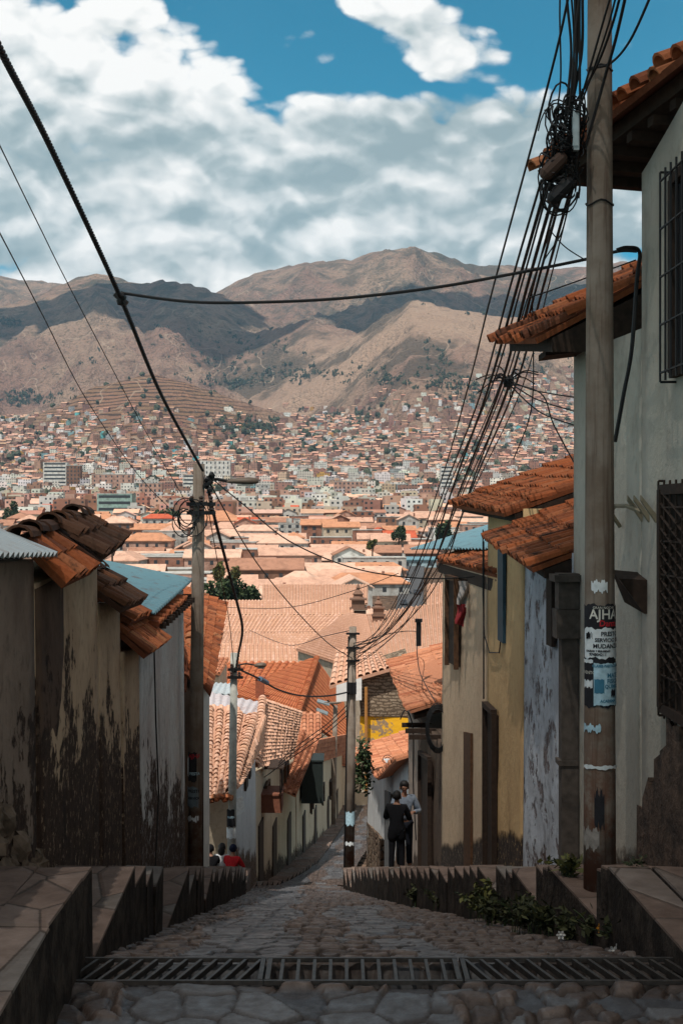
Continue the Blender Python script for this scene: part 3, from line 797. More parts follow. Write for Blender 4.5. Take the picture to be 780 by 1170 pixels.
# L1 : nearest wall with a pale sheet roof and boulders at its foot
root, w = left_wall('nearest grey mud wall on the left with a pale sheet metal roof', 7.0, 11.9, PL_GREY, -.36, -.40, 2.28, 3.2, 1)
mb = MB(); sheet(mb, (xa(7) - 2.10, 7.0, -.22), (xa(12) - 2.12, 12.0, -.36), (xa(12) - 5.3, 12.0, .95), (xa(7) - 5.3, 7, 1.0), .18, .022, .01)
part('roof', mb, M_SHEETW, root)
mb = MB(); rr = random.Random(5)
for i in range(44):
    d = rr.uniform(9.4, 12.0); h = rr.uniform(0, .75) * (1 - (d - 9.4) / 3.4); s = rr.uniform(.08, .17)
    mb.blob((xa(d) - 2.29, d, zs(d) - .14 + h), s * .6, s, s * .8, .3, i, 9)
part('foundation_stones', mb, plain('pale_field_stone', (.14, .105, .078), .9, .15, 0, .6, 7), root)
# L2 : bare adobe then cream plaster, cap of big broken tiles
root, w = left_wall('cream peeling mud wall capped with mossy and orange tiles, left side', 11.93, 15.5, PL_CREAM, -.62, -.50, 2.28, .6, 2)
mb = MB(); wall_slab(mb, pl(11.94, 2.262), pl(13.25, 2.262), zs(11.9) - .5, zs(13.2) - .5, -.66, -.60, (-.1, 0), .04, None, 14, 4)
part('bare_adobe_patch', mb, PL_ADOBE, root, smooth=True)
mb = MB(); mr_ = MB(); mo = MB()
A0 = (xa(12) - 2.06, 12.0, -.62); B0 = (xa(13.3) - 2.02, 13.3, -.56)
tiles(mo, A0, B0, (xa(13.3) - 2.42, 13.3, -.22), (xa(12) - 2.42, 12.0, -.26), .24, .62, 7, .5, 2.2)
tiles(mb, (xa(13.3) - 1.98, 13.3, -.47), (xa(15.6) - 2.02, 15.6, -.34), (xa(15.6) - 2.45, 15.6, -.06), (xa(13.3) - 2.45, 13.3, -.12), .23, .5, 7, .5, 2.4)
tiles(mb, (xa(12) - 3.0, 12, -.6), (xa(15.6) - 3.0, 15.6, -.4), (xa(15.6) - 2.45, 15.6, -.08), (xa(12) - 2.42, 12.0, -.26), .24, .5, 5, .5, 1.6)
ridge_tiles(mr_, (xa(11.9) - 2.44, 11.9, -.24), (xa(15.6) - 2.45, 15.6, -.02), .125, .42, 1.6)
part('broken_tile', mo, M_TILEO, root); part('tile_coping', mb, M_TILED, root); part('ridge_tile', mr_, M_TILED, root)
# L3
root, w = left_wall('narrow cream wall under dark mossy tiles, left of the street', 15.53, 17.4, PL_CREAM, -1.02, -1.12, 2.28, .55, 6)
mb = MB(); mr_ = MB(); coping(mb, mr_, 15.55, 17.6, 2.28, 2.28, -.70, -.74, -1.08, -1.12, .24, .2, .42); part('tile_coping', mb, M_TILED, root); part('ridge_tile', mr_, M_TILED, root)
# L4
root, w = left_wall('short brown wall with two courses of red tiles, left of the street', 17.43, 19.2, PL_CREAM, -1.75, -1.85, 2.26, .55, 8)
mb = MB(); mr_ = MB(); coping(mb, mr_, 17.5, 19.7, 2.26, 2.24, -1.32, -1.36, -1.80, -1.84, .26, .19, .4)
tiles(mb, (xa(17.6) - 2.2, 17.6, -1.38), (xa(19.4) - 2.16, 19.4, -1.42), (xa(19.4) - 2.7, 19.4, -1.1), (xa(17.6) - 2.7, 17.6, -1.08), .19, .4, 5, .5, 1.8)
part('tile_coping', mb, M_TILE, root); part('ridge_tile', mr_, M_TILE, root)
# L5 : whitish house with a blue sheet roof
root, w = left_wall('whitish peeling house with a blue corrugated roof beside the lamp pole', 19.23, 26.2, PL_PALE, -1.5, -1.46, 2.26, 4.0, 11)
mb = MB(); sheet(mb, (xa(19.4) - 2.10, 19.4, -1.40), (xa(26.5) - 2.16, 26.5, -1.28), (xa(26.5) - 4.2, 26.5, -.86), (xa(19.4) - 4.2, 19.4, -.84), .3, .045, .012); part('roof', mb, M_SHEETB, root)
mb = MB(); tiles(mb, (xa(19.5) - 2.08, 19.5, -1.62), (xa(24.5) - 2.1, 24.5, -1.56), (xa(24.5) - 2.7, 24.5, -1.40), (xa(19.5) - 2.7, 19.5, -1.44), .2, .4, 5, .5, 1.8); part('eave_tiles', mb, M_TILE, root)
rr = random.Random(2)
for i in range(14):
    mb = MB(); mb.box((xa(20 + i * .46) - 2.16, 20 + i * .46, -1.62 + .004 * i), (.32, .1, .09), rr.uniform(-.1, .1)); part('rafter_end', mb, M_WOODD, root)
mb = MB(); mb.tube([(xa(20.2) - 2.2, 20.2, -1.7), (xa(20.5) - 2.2, 20.5, -3.1), (xa(20.9) - 2.2, 20.9, -4.2), (xa(20.4) - 2.2, 20.4, -5.2)], .012, 5)
part('hanging_wire', mb, M_CABLE, root)
# L6 : house with the steep red tile roof behind the pole
root = thing('house', 'house with a steep red tiled roof right behind the lamp pole', 'house', (xa(30) - 3.2, 30, zs(33) - .5))
mb = MB(); wall_slab(mb, (X_(196, 27.0), 27.0), (X_(233, 27.6), 27.6), zs(27) - 1, zs(28) - 1, -3.5, -3.5, (-1.1, 6), .03, None, 14, 14); part('wall', mb, PL_BROWN, root, smooth=True)
mb = MB(); x0, x1 = X_(233, 27.6), X_(240, 28.2); mb.hexa([(x0, 27.55, -9), (x1, 28.1, -9), (x1 - .75, 33.5, -9), (x0 - .75, 33.5, -9)], [(x0, 27.55, -3.45), (x1, 28.1, -3.45), (x1 - .75, 33.5, -3.45), (x0 - .75, 33.5, -3.45)])
part('painted_front', mb, M_WHITE, root)
mb = MB(); mr_ = MB()
tiles(mb, P(241, 794, 27.2), P(259, 692, 34.5), P(206, 672, 36), P(210, 752, 28.0), .23, .42, 6, .5, 1.3)
tiles(mb, P(150, 800, 27.6), P(212, 788, 27.0), P(214, 748, 28.0), P(200, 672, 36), .23, .42, 6, .5, 1.3)
ridge_tiles(mr_, P(208, 778, 27.4), P(222, 712, 31), .16, .42); part('roof', mb, M_TILE, root); part('ridge_tile', mr_, M_TILE, root)
# ------------------------------------------------------------------ right-hand houses
def right_front(root, d0, d1, o0, o1, z0, z1, mat, seed, depth=6, rough=.03, name='wall'):
    mb = MB(); wall_slab(mb, pr(d0, o0), pr(d1, o1), zs(d0) - .55, zs(d1) - .55, z0, z1, (depth, 0), rough, None, 20, seed)
    return part(name, mb, mat, root, smooth=True)
def opening(root, d0, d1, off0, off1, zb0, zb1, zt0, zt1, mat, name='door', out=.012, frame=None, th=.05, frame_w=.07):
    """a leaf set on the right-hand wall line with a frame standing a little proud"""
    def q(d, o): return (xa(d) + o, d)
    a = q(d0, off0 - out); b = q(d1, off1 - out); a2 = q(d0, off0 - out + th); b2 = q(d1, off1 - out + th)
    mb = MB(); mb.hexa([(*a, zb0), (*b, zb1), (*b2, zb1), (*a2, zb0)], [(*a, zt0), (*b, zt1), (*b2, zt1), (*a2, zt0)])
    o = part(name, mb, mat, root)
    if frame:
        fm = MB(); k = .03
        def bar(p, r_): fm.tube([p, r_], frame_w / 2, 4)
        ax = (a[0] - k, a[1]); bx = (b[0] - k, b[1])
        for p, s, t in ((ax, zb0, zt0), (bx, zb1, zt1)): fm.box((p[0], p[1], (s + t) / 2), (.09, frame_w, t - s + .1))
        for s0, s1 in ((zt0 + .05, zt1 + .05),):
            fm.hexa([(ax[0] - .05, ax[1], s0 - .04), (bx[0] - .05, bx[1], s1 - .04), (bx[0] + .05, bx[1], s1 - .04), (ax[0] + .05, ax[1], s0 - .04)],
                    [(ax[0] - .05, ax[1], s0 + .05), (bx[0] - .05, bx[1], s1 + .05), (bx[0] + .05, bx[1], s1 + .05), (ax[0] + .05, ax[1], s0 + .05)])
        part('frame', fm, frame, root, parent=o)
    return o
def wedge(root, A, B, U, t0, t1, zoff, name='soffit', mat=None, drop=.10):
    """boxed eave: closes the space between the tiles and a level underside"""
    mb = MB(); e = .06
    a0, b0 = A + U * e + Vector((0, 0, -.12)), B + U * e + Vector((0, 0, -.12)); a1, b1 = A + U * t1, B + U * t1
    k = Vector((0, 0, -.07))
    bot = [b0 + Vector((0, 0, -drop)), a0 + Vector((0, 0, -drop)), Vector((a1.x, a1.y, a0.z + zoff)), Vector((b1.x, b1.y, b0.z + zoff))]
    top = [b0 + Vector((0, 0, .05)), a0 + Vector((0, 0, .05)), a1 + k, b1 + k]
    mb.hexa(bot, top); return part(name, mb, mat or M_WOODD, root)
# A : nearest right house
rA = thing('house', 'nearest beige house on the right with barred windows and deep tiled eaves', 'house', (xa(11) + 4.5, 11, -3.6))
right_front(rA, 7.2, 13.55, 3.24, 3.24, 4.35, 3.28, PL_BEIGE, 21, 6, .015)
mb = MB(); Ef = P(614, 196, 14.4); En = Vector((2.955, 11.5, 3.87)); UA = Vector((3.4, .6, 1.75))
tiles(mb, En, Ef, Ef + UA, En + UA, .2, .42, 7, .6, 1.4); tiles(mb, Vector((2.9, 7.2, 4.42)), Vector((3.02, 11.2, 3.95)), Vector((6.2, 11.2, 5.6)), Vector((6.2, 7.2, 6.0)), .2, .42, 5, .6, 1.4); part('roof', mb, M_TILE, rA)
nrm = (Ef - En).cross(UA).normalized(); nrm = nrm if nrm.z > 0 else -nrm
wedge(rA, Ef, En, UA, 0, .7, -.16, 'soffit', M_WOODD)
for k in range(8):
    u = (k + .3) / 8; p = En.lerp(Ef, u) + UA * .07 + Vector((0, 0, -.27)); b = MB(); t = (Ef - En).normalized() * .05; e = p + Vector((UA.x, UA.y, -.14)) * .5
    z = Vector((0, 0, .06)); b.hexa([p - t - z, p + t - z, e + t - z, e - t - z], [p - t + z, p + t + z, e + t + z, e - t + z]); part('rafter', b, M_WOODD, rA)
mb = MB(); mb.tube([En + UA * .25 + Vector((0, 0, -.33)), Ef + UA * .25 + Vector((0, 0, -.33))], .07, 6); part('eave_beam', mb, M_WOODD, rA)
# windows of house A
def barred(root, d0, d1, zb, zt, out, nbar, mats, lattice=False):
    o = opening(root, d0, d1, 3.24, 3.24, zb, zb, zt, zt, mats[0], 'window', .02, None, .06)
    fm = MB(); 
    for d in (d0, d1): fm.box((xa(d) + 3.21, d, (zb + zt) / 2), (.1, .09, zt - zb))
    for z in (zb, zt): fm.box((xa((d0 + d1) / 2) + 3.205, (d0 + d1) / 2, z), (.1, d1 - d0 + .1, .09))
    part('frame', fm, M_WOODD, root, parent=o)
    g = MB(); n = nbar
    for i in range(n + 1):
        d = d0 - .05 + (d1 - d0 + .1) * i / n; x = xa(d) + 3.24 - out
        g.tube([(x, d, zb - .08), (x, d, zt + .08)], .011, 5)
    zz = np.arange(zb, zt + .05, .42 if not lattice else .3)
    for z in zz: g.tube([(xa(d0) + 3.24 - out, d0 - .06, z), (xa(d1) + 3.24 - out, d1 + .06, z)], .011, 5)
    for z in (zb - .08, zt + .08):
        for d in (d0 - .05, d1 + .05): g.tube([(xa(d) + 3.24 - out, d, z), (xa(d) + 3.24, d, z)], .012, 5)
    if lattice:
        for k in range(14):
            z0 = zb + (zt - zb - .5) * k / 13; g.tube([(xa(d0) + 3.24 - out, d0, z0), (xa(d1) + 3.24 - out, d1, z0 + .5)], .014, 4); g.tube([(xa(d0) + 3.24 - out, d0, z0 + .5), (xa(d1) + 3.24 - out, d1, z0)], .014, 4)
    part('grille', g, M_IRON if not lattice else M_WOODD, root, parent=o)
barred(rA, 10.9, 12.24, 1.22, 2.90, .14, 8, (M_GLASS,))
barred(rA, 11.1, 12.62, -1.76, .2, .06, 8, (M_WOODD,), True)
# stone plinth
mb = MB(); rr = random.Random(4)
ds = list(np.linspace(8, 13.5, 26)) 
for i in range(len(ds) - 1):
    a, b = ds[i], ds[i + 1]; h = .75 + .25 * rr.random() + .25 * math.sin(a * 2.2)
    mb.hexa([(xa(a) + 3.17, a, zs(a) - .6), (xa(b) + 3.17, b, zs(b) - .6), (xa(b) + 3.3, b, zs(b) - .6), (xa(a) + 3.3, a, zs(a) - .6)],
            [(xa(a) + 3.18, a, zs(a) + h), (xa(b) + 3.18, b, zs(b) + h + rr.uniform(-.2, .2)), (xa(b) + 3.3, b, zs(b) + h), (xa(a) + 3.3, a, zs(a) + h)])
def plinth_fn(g):
    p = g.pos(); n = g.noise(p, 3.5, 6, .7); f = g.noise(p, 16, 5)
    return g.mix(g.ss(n, .38, .62), (.05, .036, .03), (.12, .08, .06)), g.bump(g.math('ADD', n, g.math('MULTIPLY', f, .4)), 1, .06)
M_PLINTH = material('dark_stone_plinth', plinth_fn, .9, .15)
part('stone_plinth', mb, M_PLINTH, rA)
# small fittings on the beige wall
for k in range(3):
    b = MB(); d = 13.55 - .27 * k + .0; x = xa(d) + 3.24; z0 = Z_(572, d)
    b.hexa([(x - .14, d - .03, z0), (x - .14, d + .03, z0), (x + .01, d + .03, z0 - .22), (x + .01, d - .03, z0 - .22)], [(x - .14, d - .03, z0 + .05), (x - .14, d + .03, z0 + .05), (x + .01, d + .03, z0 - .14), (x + .01, d - .03, z0 - .14)])
    part('bracket', b, plain('pale_bracket', (.22, .19, .13), .8), rA)
b = MB(); d = 13.5; b.tube([(xa(14.4) + 3.22, 14.4, -.15), (xa(14.3) + 3.1, 14.3, 0.0), (xa(14.0) + 3.08, 14.0, .06), (xa(13.6) + 3.1, 13.6, .06), (xa(13.4) + 3.2, 13.4, 0)], .022, 6); part('conduit', b, MATS['pale_bracket'], rA)
b = MB(); d0, d1 = 13.35, 13.75
x = xa(13.5) + 3.24
b.hexa([(x - .02, d0, Z_(700, 13.5)), (x - .13, d1, Z_(690, 13.5)), (x + .01, d1, Z_(690, 13.5)), (x + .01, d0, Z_(700, 13.5))], [(x - .26, d0, Z_(660, 13.5)), (x - .26, d1, Z_(652, 13.5)), (x + .01, d1, Z_(655, 13.5)), (x + .01, d0, Z_(662, 13.5))])
o = part('tilted_wall_box', b, M_WOODD, rA)
# B : second house, sharing the wall line
rB = thing('house', 'beige house with an orange tiled roof just behind the near concrete pole', 'house', (xa(15.3) + 4.5, 15.3, -5))
right_front(rB, 13.58, 17.0, 3.242, 3.24, 1.78, 1.9, PL_BEIGE, 23, 6, .015)
mb = MB(); A = P(565, 389, 17.3); B = P(611, 388, 14.8)
UB = Vector((3.0, 0, 1.48)); UB2 = Vector((3.0, .0, 1.62))
tiles(mb, B, A, A + UB, B + UB2, .2, .42, 7, .6, 1.7); part('roof', mb, M_TILEO, rB)
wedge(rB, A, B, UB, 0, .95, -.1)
b = MB(); p = P(640, 400, 16.6); b.hexa([p + Vector((-.22, -.3, -.1)), p + Vector((-.22, .3, -.1)), p + Vector((.75, .3, .02)), p + Vector((.75, -.3, .02))], [p + Vector((-.22, -.3, -.03)), p + Vector((-.22, .3, -.03)), p + Vector((.75, .3, .08)), p + Vector((.75, -.3, .08))]); part('eave_board', b, M_WOODD, rB)
# timber post and its weathered capital at the corner of B
b = MB(); d = 16.75
b.box((xa(d) + 3.13, d, (Z_(710, d) + zs(d)) / 2 - .2), (.2, .24, Z_(710, d) - zs(d) + .4)); b.box((xa(d) + 3.11, d, Z_(712, d)), (.3, .34, .34)); b.box((xa(d) + 3.12, d, Z_(675, d)), (.26, .3, .42))
b.box((xa(d) + 3.13, d, Z_(660, d)), (.4, .46, .08)); b.box((xa(d) + 3.11, d, Z_(870, d)), (.235, .275, .06))
part('door_post', b, plain('grey_timber', (.085, .07, .06), .85, .2, 0, .35, 10), rB)
# C2 : bluish rough whitewashed house under the low red roof
rC = thing('house', 'rough bluish whitewashed house under a low red tile roof, right side', 'house', (xa(19) + 4.5, 19, -6))
right_front(rC, 17.03, 20.5, 3.22, 3.16, -.5, -.55, PL_WHITEB, 25, 5, .07)
mb = MB(); A = P(555, 614, 20.75); B = P(607, 650, 17.15); U1 = Vector((2.7, .0, 1.03))
tiles(mb, B, A, A + U1, B + U1, .17, .4, 6, .62, 1.7); part('roof', mb, M_TILEO, rC)
wedge(rC, A, B, U1, 0, .9, -.08, drop=.06)
opening(rC, 18.15, 18.5, 3.2, 3.19, -1.75, -1.75, -.7, -.7, M_WOODD, 'window', .03)
# D2 : ochre house
rD = thing('house', 'ochre painted house with a tall blue shutter and dark wooden door', 'house', (xa(22.2) + 4.5, 22.2, -7))
right_front(rD, 20.53, 24.0, 3.15, 3.07, .05, -.02, PL_OCHRE, 27, 5, .03)
mb = MB(); A = P(516, 577, 24.5); B = P(575, 587, 20.6); U2 = Vector((2.8, 0, 1.02))
tiles(mb, B, A, A + U2, B + U2, .18, .4, 6, .62, 1.7); part('roof', mb, M_TILEO, rD)
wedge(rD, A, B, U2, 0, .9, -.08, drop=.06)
M_BLUE = plain('dark_blue_paint', (.018, .05, .075), .6, .3, 0, .3)
opening(rD, 22.0, 22.5, 3.115, 3.10, Z_(735, 22.0), Z_(731, 22.5), Z_(622, 22.0), Z_(622, 22.5), M_BLUE, 'window_shutter', .035, None)
opening(rD, 22.75, 23.75, 3.10, 3.08, zs(22.75) - .3, zs(23.75) - .2, Z_(818, 22.75), Z_(808, 23.75), M_WOODD, 'door', .03, M_WOODD)
b = MB(); b.tube([(xa(24) + 3.02, 24, -.3), (xa(24) + 3.02, 24.0, -1.4), (xa(23.9) + 3.03, 23.9, -2.1), (xa(23.4) + 3.05, 23.4, -2.35), (xa(22.4) + 3.08, 22.4, -2.25), (xa(22.2) + 3.09, 22.2, -1.9)], .011, 5); b.tube([(xa(24) + 3.03, 23.97, -.5), (xa(24) + 3.03, 23.97, -3.2)], .014, 5); part('hanging_wire', b, M_CABLE, rD)
# E : sand coloured house with a flag
rE = thing('house', 'sand coloured house with a narrow window and red white flag', 'house', (xa(27) + 4.2, 27, -8))
right_front(rE, 24.03, 30.2, 3.06, 2.9, -.98, -1.1, PL_SAND, 29, 5, .03)
mb = MB(); A = P(499, 640, 31); B = P(566, 657, 23.0); U3 = Vector((2.6, 0, .95))
tiles(mb, B, A, A + U3 * .45, B + U3 * .45, .2, .4, 6, .5, 1.2); part('roof', mb, M_TILEO, rE)
mb = MB(); sheet(mb, P(468, 627, 34), B + U3 * .40 + Vector((0, 0, .06)), B + U3 * 1.3 + Vector((0, 0, .1)), P(478, 603, 36) + Vector((2.2, 0, .2)), .25, .02, .012); part('sheet_roof', mb, M_SHEETB, rE)
sf = MB(); sf.hexa([B + Vector((.02, 0, -.3)), A + Vector((.02, 0, -.26)), A + U3 * .5 + Vector((0, 0, -.2)), B + U3 * .5 + Vector((0, 0, -.2))], [B + Vector((.02, 0, -.08)), A + Vector((.02, 0, -.07)), A + U3 * .5 + Vector((0, 0, -.05)), B + U3 * .5 + Vector((0, 0, -.05))]); part('soffit', sf, M_WOODD, rE)
opening(rE, 27.2, 28.6, 2.98, 2.945, Z_(762, 27.2), Z_(757, 28.6), Z_(665, 27.2), Z_(662, 28.6), M_WOODD, 'window', .05, M_WOOD)
opening(rE, 25.6, 26.5, 3.02, 2.995, zs(25.6) - .2, zs(26.5) - .1, Z_(838, 25.6), Z_(836, 26.5), M_WOOD, 'door', .03, None)
fl = MB(); fl.cm = 0
for i in range(7):
    for j, m in ((0, 0),):
        pass
def flag():
    root = thing('flag', 'red and white flag drooping from the eave of the sand coloured house', 'flag', P(524, 668, 26.2))
    for nm, (pa, pb), mt in (('red_cloth', ((521, 690), (531, 712)), plain('flag_red', (.24, .02, .024), .8)), ('white_cloth', ((523, 664), (534, 690)), plain('flag_white', (.33, .3, .28), .8))):
        mb = MB(); vs = []; fs = []
        for i in range(5):
            for j in range(6):
                u = i / 4; v = j / 5; px = pa[0] + (pb[0] - pa[0]) * u + 2.0 * math.sin(v * 5); py = pa[1] + (pb[1] - pa[1]) * v + 4 * u * v
                q = P(px, py, 26.2); q.y += .09 * math.sin(u * 6 + v * 4); vs.append(q)
        n0 = len(vs); vs += [v + Vector((0, .008, 0)) for v in vs]
        for i in range(4):
            for j in range(5):
                k = i * 6 + j; fs.append((k, k + 1, k + 7, k + 6)); fs.append((n0 + k, n0 + k + 6, n0 + k + 7, n0 + k + 1))
        part(nm, mb.add(vs, fs), mt, root, smooth=True)
    mb = MB(); mb.tube([P(520, 660, 26.2), P(538, 664, 26.6)], .012, 5); part('pole', mb, M_WOODD, root)
flag()
# F : brown house with the sagging red roof and wire coils
rF = thing('house', 'dark old house with a sagging salmon tile roof and coiled wires', 'house', (xa(34) + 4, 34, -10))
right_front(rF, 30.23, 37.0, 2.9, 2.7, -5.0, -5.1, PL_BROWN, 31, 5, .04)
M_TILES = tile_mat('salmon_roof_tile', [(.42, .18, .10), (.52, .24, .14), (.46, .19, .10), (.34, .12, .065)], .6)
mb = MB(); A = P(444, 757, 42); B = P(468, 813, 32.3)
tiles(mb, B, A, A + Vector((3.3, 0, 1.05)), B + Vector((3.0, 0, .95)), .21, .42, 6, .5, 1.5, True, .12); part('roof', mb, M_TILES, rF)
sf = MB(); sf.hexa([B + Vector((.1, .1, -.2)), A + Vector((.1, -.1, -.2)), A + Vector((3.2, 0, .7)), B + Vector((3, .1, .6))], [B + Vector((.1, .1, -.09)), A + Vector((.1, -.1, -.09)), A + Vector((3.2, 0, .85)), B + Vector((3, .1, .75))]); part('soffit', sf, M_WOODD, rF)
b = MB(); wall_slab(b, pr(34.4, 2.765), pr(37.02, 2.685), zs(34.4) - .5, zs(37) - .5, -5.2, -5.25, (.2, 0), .02, None, 10, 6); part('plastered_bay', b, plaster('pinkish_plaster', (.33, .265, .225), (.27, .215, .18), (.06, .04, .03), .7, 1, .8, .5, .5), rF, smooth=True)
opening(rF, 31.6, 33.6, 2.86, 2.80, zs(31.6) - .1, zs(33.6) - .1, Z_(870, 31.6), Z_(862, 33.6), M_WOODD, 'door', .06, M_WOODD)
for k in range(3):
    b = MB(); b.box((xa(31 + k * 1.2) + 2.62, 31 + k * 1.2, -4.98 - .05 * k), (.7, .1, .1)); part('rafter_end', b, M_WOODD, rF)
coil = MB(); c = P(500, 832, 30)
for k in range(5):
    coil.tube([(c.x - .12 + .02 * k, c.y + .10 * math.cos(q) , c.z + .02 * k + (.34 + .03 * k) * math.sin(q)) if False else (c.x + (.20 + .015 * k) * math.cos(q), c.y - .05 + .02 * k, c.z + (.42 + .03 * k) * math.sin(q)) for q in np.linspace(0, 2 * PI, 18)], .013, 5, caps=False)
solo('wire_coil', coil, M_CABLE, 'coil of spare black cable hanging under the salmon tile eave', 'cable coil')
# G : far white wall house on the right
rG = thing('house', 'bluish white walled house behind the couple with tiles along its top', 'house', (xa(48) + 3.5, 48, -13))
mb = MB(); wall_slab(mb, pr(37.05, 2.68), pr(58, 2.14), zs(37) - .6, zs(58) - .8, Z_(868, 37), Z_(866, 58), (3.0, 0), .04, None, 16, 33); part('wall', mb, PL_FARW, rG, smooth=True)
mb = MB(); A = P(415, 852, 57); B = P(431, 890, 43.5); A2 = P(418, 846, 57)
tiles(mb, B, P(467, 868, 37.0) + Vector((-.35, 0, 0)), P(467, 868, 37) + Vector((1.2, 0, .5)), B + Vector((1.6, 0, .55)), .24, .42, 5, .5, 1.8)
tiles(mb, B, A, A + Vector((2.2, 0, .7)), B + Vector((2.2, 0, .75)), .24, .42, 5, .5, 1.8); part('roof', mb, M_TILES, rG)
opening(rG, 42.6, 44.3, 2.54, 2.50, zs(42.6) - .1, zs(44.3) - .1, Z_(905, 42.6), Z_(903, 44.3), plain('grey_door', (.13, .135, .14), .7), 'door', .04)
b = MB(); wall_slab(b, pr(46, 2.41), pr(58.02, 2.10), zs(46) - .6, zs(58) - .6, zs(46) + .9, zs(58) + 1.9, (.15, 0), .06, None, 8, 3); part('rubble_footing', b, M_RUBBLE, rG)
# ------------------------------------------------------------------ lower street: roofs and houses 36-160 m away
def prism_wall(mb, corners, drop, inset=.45, gz=None):
    """walls from under a roof's footprint down to the ground"""
    cs = [Vector(c) for c in corners]; m = sum(cs, Vector()) / len(cs)
    top = []; bot = []
    for c in cs:
        h = Vector((c.x - m.x, c.y - m.y, 0)); k = max(.3, 1 - inset / max(h.length, .6)); p = m + h * k
        t = c.z - drop; b = (gz if gz is not None else zr(p.y) - 1.2)
        top.append((p.x, p.y, max(t, b + .2))); bot.append((p.x, p.y, b))
    mb.hexa(bot, top)
def street_wall(root, pa, da, pb, db, ta, tb, mat, depth=(-4, 0), seed=0, rough=.04, name='wall'):
    a = (X_(pa, da), da); b = (X_(pb, db), db); mb = MB()
    wall_slab(mb, a, b, zr(da) - .6, zr(db) - .9, Z_(ta, da), Z_(tb, db), depth, rough, None, 14, seed)
    return part(name, mb, mat, root, smooth=True), a, b
def on_wall(root, a, b, u0, u1, z0, z1, mat, name='window', out=.03, side=1, th=.06, frame=None, sz=0):
    """flat leaf on the face a-b (street to its right when side=1)"""
    a = Vector(a); b = Vector(b); t = (b - a).normalized(); nrm = Vector((t.y, -t.x)) * side
    p = a.lerp(b, u0) + nrm * out; q = a.lerp(b, u1) + nrm * out; p2 = p - nrm * th; q2 = q - nrm * th
    mb = MB(); mb.hexa([(*p, z0), (*q, z0 + sz), (*q2, z0 + sz), (*p2, z0)], [(*p, z1), (*q, z1 + sz), (*q2, z1 + sz), (*p2, z1)])
    o = part(name, mb, mat, root)
    if frame:
        f = MB(); e = nrm * .03
        for c in (p, q): f.box((c.x + e.x, c.y + e.y, (z0 + z1) / 2 + sz / 2), (.09, .09, z1 - z0 + .1))
        f.tube([(p.x + e.x, p.y + e.y, z1 + .02), (q.x + e.x, q.y + e.y, z1 + sz + .02)], .05, 4)
        part('frame', f, frame, root, parent=o)
    return o
M_DOOR = plain('dark_door_paint', (.055, .042, .036), .8, .2, 0, .3)
# H7 big pale roof with a cream wall on the left
r7 = thing('house', 'cream house under a big pale peach roof behind the thin white pole', 'house', (X_(240, 42), 42, -11.5))
mb = MB(); tiles(mb, P(231, 915, 36.0), P(263, 907, 37.2), P(291, 818, 48), P(222, 806, 46), .23, .45, 5, .32, 1.5); part('roof', mb, M_TILEP, r7)
mb = MB(); ridge_tiles(mb, P(263, 905, 37.1), P(291, 817, 48), .17, .45); part('ridge_tile', mb, M_TILEP, r7)
street_wall(r7, 225, 37.2, 266, 38.0, 912, 905, PL_FARC, (0, 5), 40)
mb = MB()
for j in range(18):
    b = R.random()
rr = random.Random(8); mb = MB()
for j in range(9):
    px = 238 + j * 3.2; p = P(px, 912 - .2 * j + rr.uniform(-2, 3), 36.3); mb.blob(p, .09, .16, .07, .2, j, 6)
part('broken_eave_tile', mb, M_TILE, r7)
# H8 gable-ended pale house
r8 = thing('house', 'pale gabled house wall beside the thin white pole, lower left', 'house', (X_(283, 42), 42, -12.5))
w, a, b = street_wall(r8, 269, 38.2, 293, 47.5, 893, 855, PL_FARW, (-1.6, .3), 41)
mb = MB(); tiles(mb, P(272, 896, 37.9), P(296, 852, 47.6), P(301, 816, 48.6), P(264, 905, 37.3), .25, .45, 5, .5, 1.3); part('roof', mb, M_TILEP, r8)
on_wall(r8, a, b, .42, .52, Z_(905, 42), Z_(888, 42), M_DOOR); on_wall(r8, a, b, .62, .68, Z_(890, 44), Z_(872, 44), M_DOOR)
# H9 cream house with hipped tile roof and small wooden balcony
r9 = thing('house', 'cream house with a hipped pale roof and a small wooden balcony', 'house', (X_(310, 55), 55, -15))
w, a, b = street_wall(r9, 293, 48, 338, 66.5, 882, 866, PL_FARC, (-5, .8), 43)
mb = MB(); tiles(mb, P(292, 877, 47.4), P(334, 866, 59), P(345, 813, 67), P(298, 797, 57), .25, .5, 5, .32, 1.5); part('roof', mb, M_TILEP, r9)
mb = MB(); ridge_tiles(mb, P(292, 876, 47.4), P(300, 797, 57), .17, .45); part('ridge_tile', mb, M_TILEP, r9)
for u0, u1, t, bt in ((.15, .22, 885, 905), (.62, .70, 890, 910)): on_wall(r9, a, b, u0, u1, Z_(bt, 52 + 8 * u0), Z_(t, 52 + 8 * u0), M_DOOR, 'window', .04, 1, .08, M_WOOD)
for u0, u1 in ((.04, .12), (.33, .42), (.72, .82)):
    d = 48 + 18.5 * u0; on_wall(r9, a, b, u0, u1, zr(d) - .3, zr(d) + 2.1, M_DOOR, 'door', .04, 1, .08)
mb = MB(); c = P(311, 914, 50.5); mb.box(c, (.75, 1.5, .62)); mb.box((c.x, c.y, c.z + .33), (.8, 1.6, .06)); bal = part('balcony', mb, plain('red_brown_wood', (.14, .05, .028), .8), r9)
mb = MB()
for k in range(3): mb.tube([(c.x + .33, c.y - .7 + .7 * k, c.z + .3), (c.x + .33, c.y - .7 + .7 * k, c.z + 1.25)], .035, 5)
mb.box((c.x + .1, c.y, c.z + 1.28), (.7, 1.6, .06)); part('balcony_post', mb, M_WOODD, r9, parent=bal)
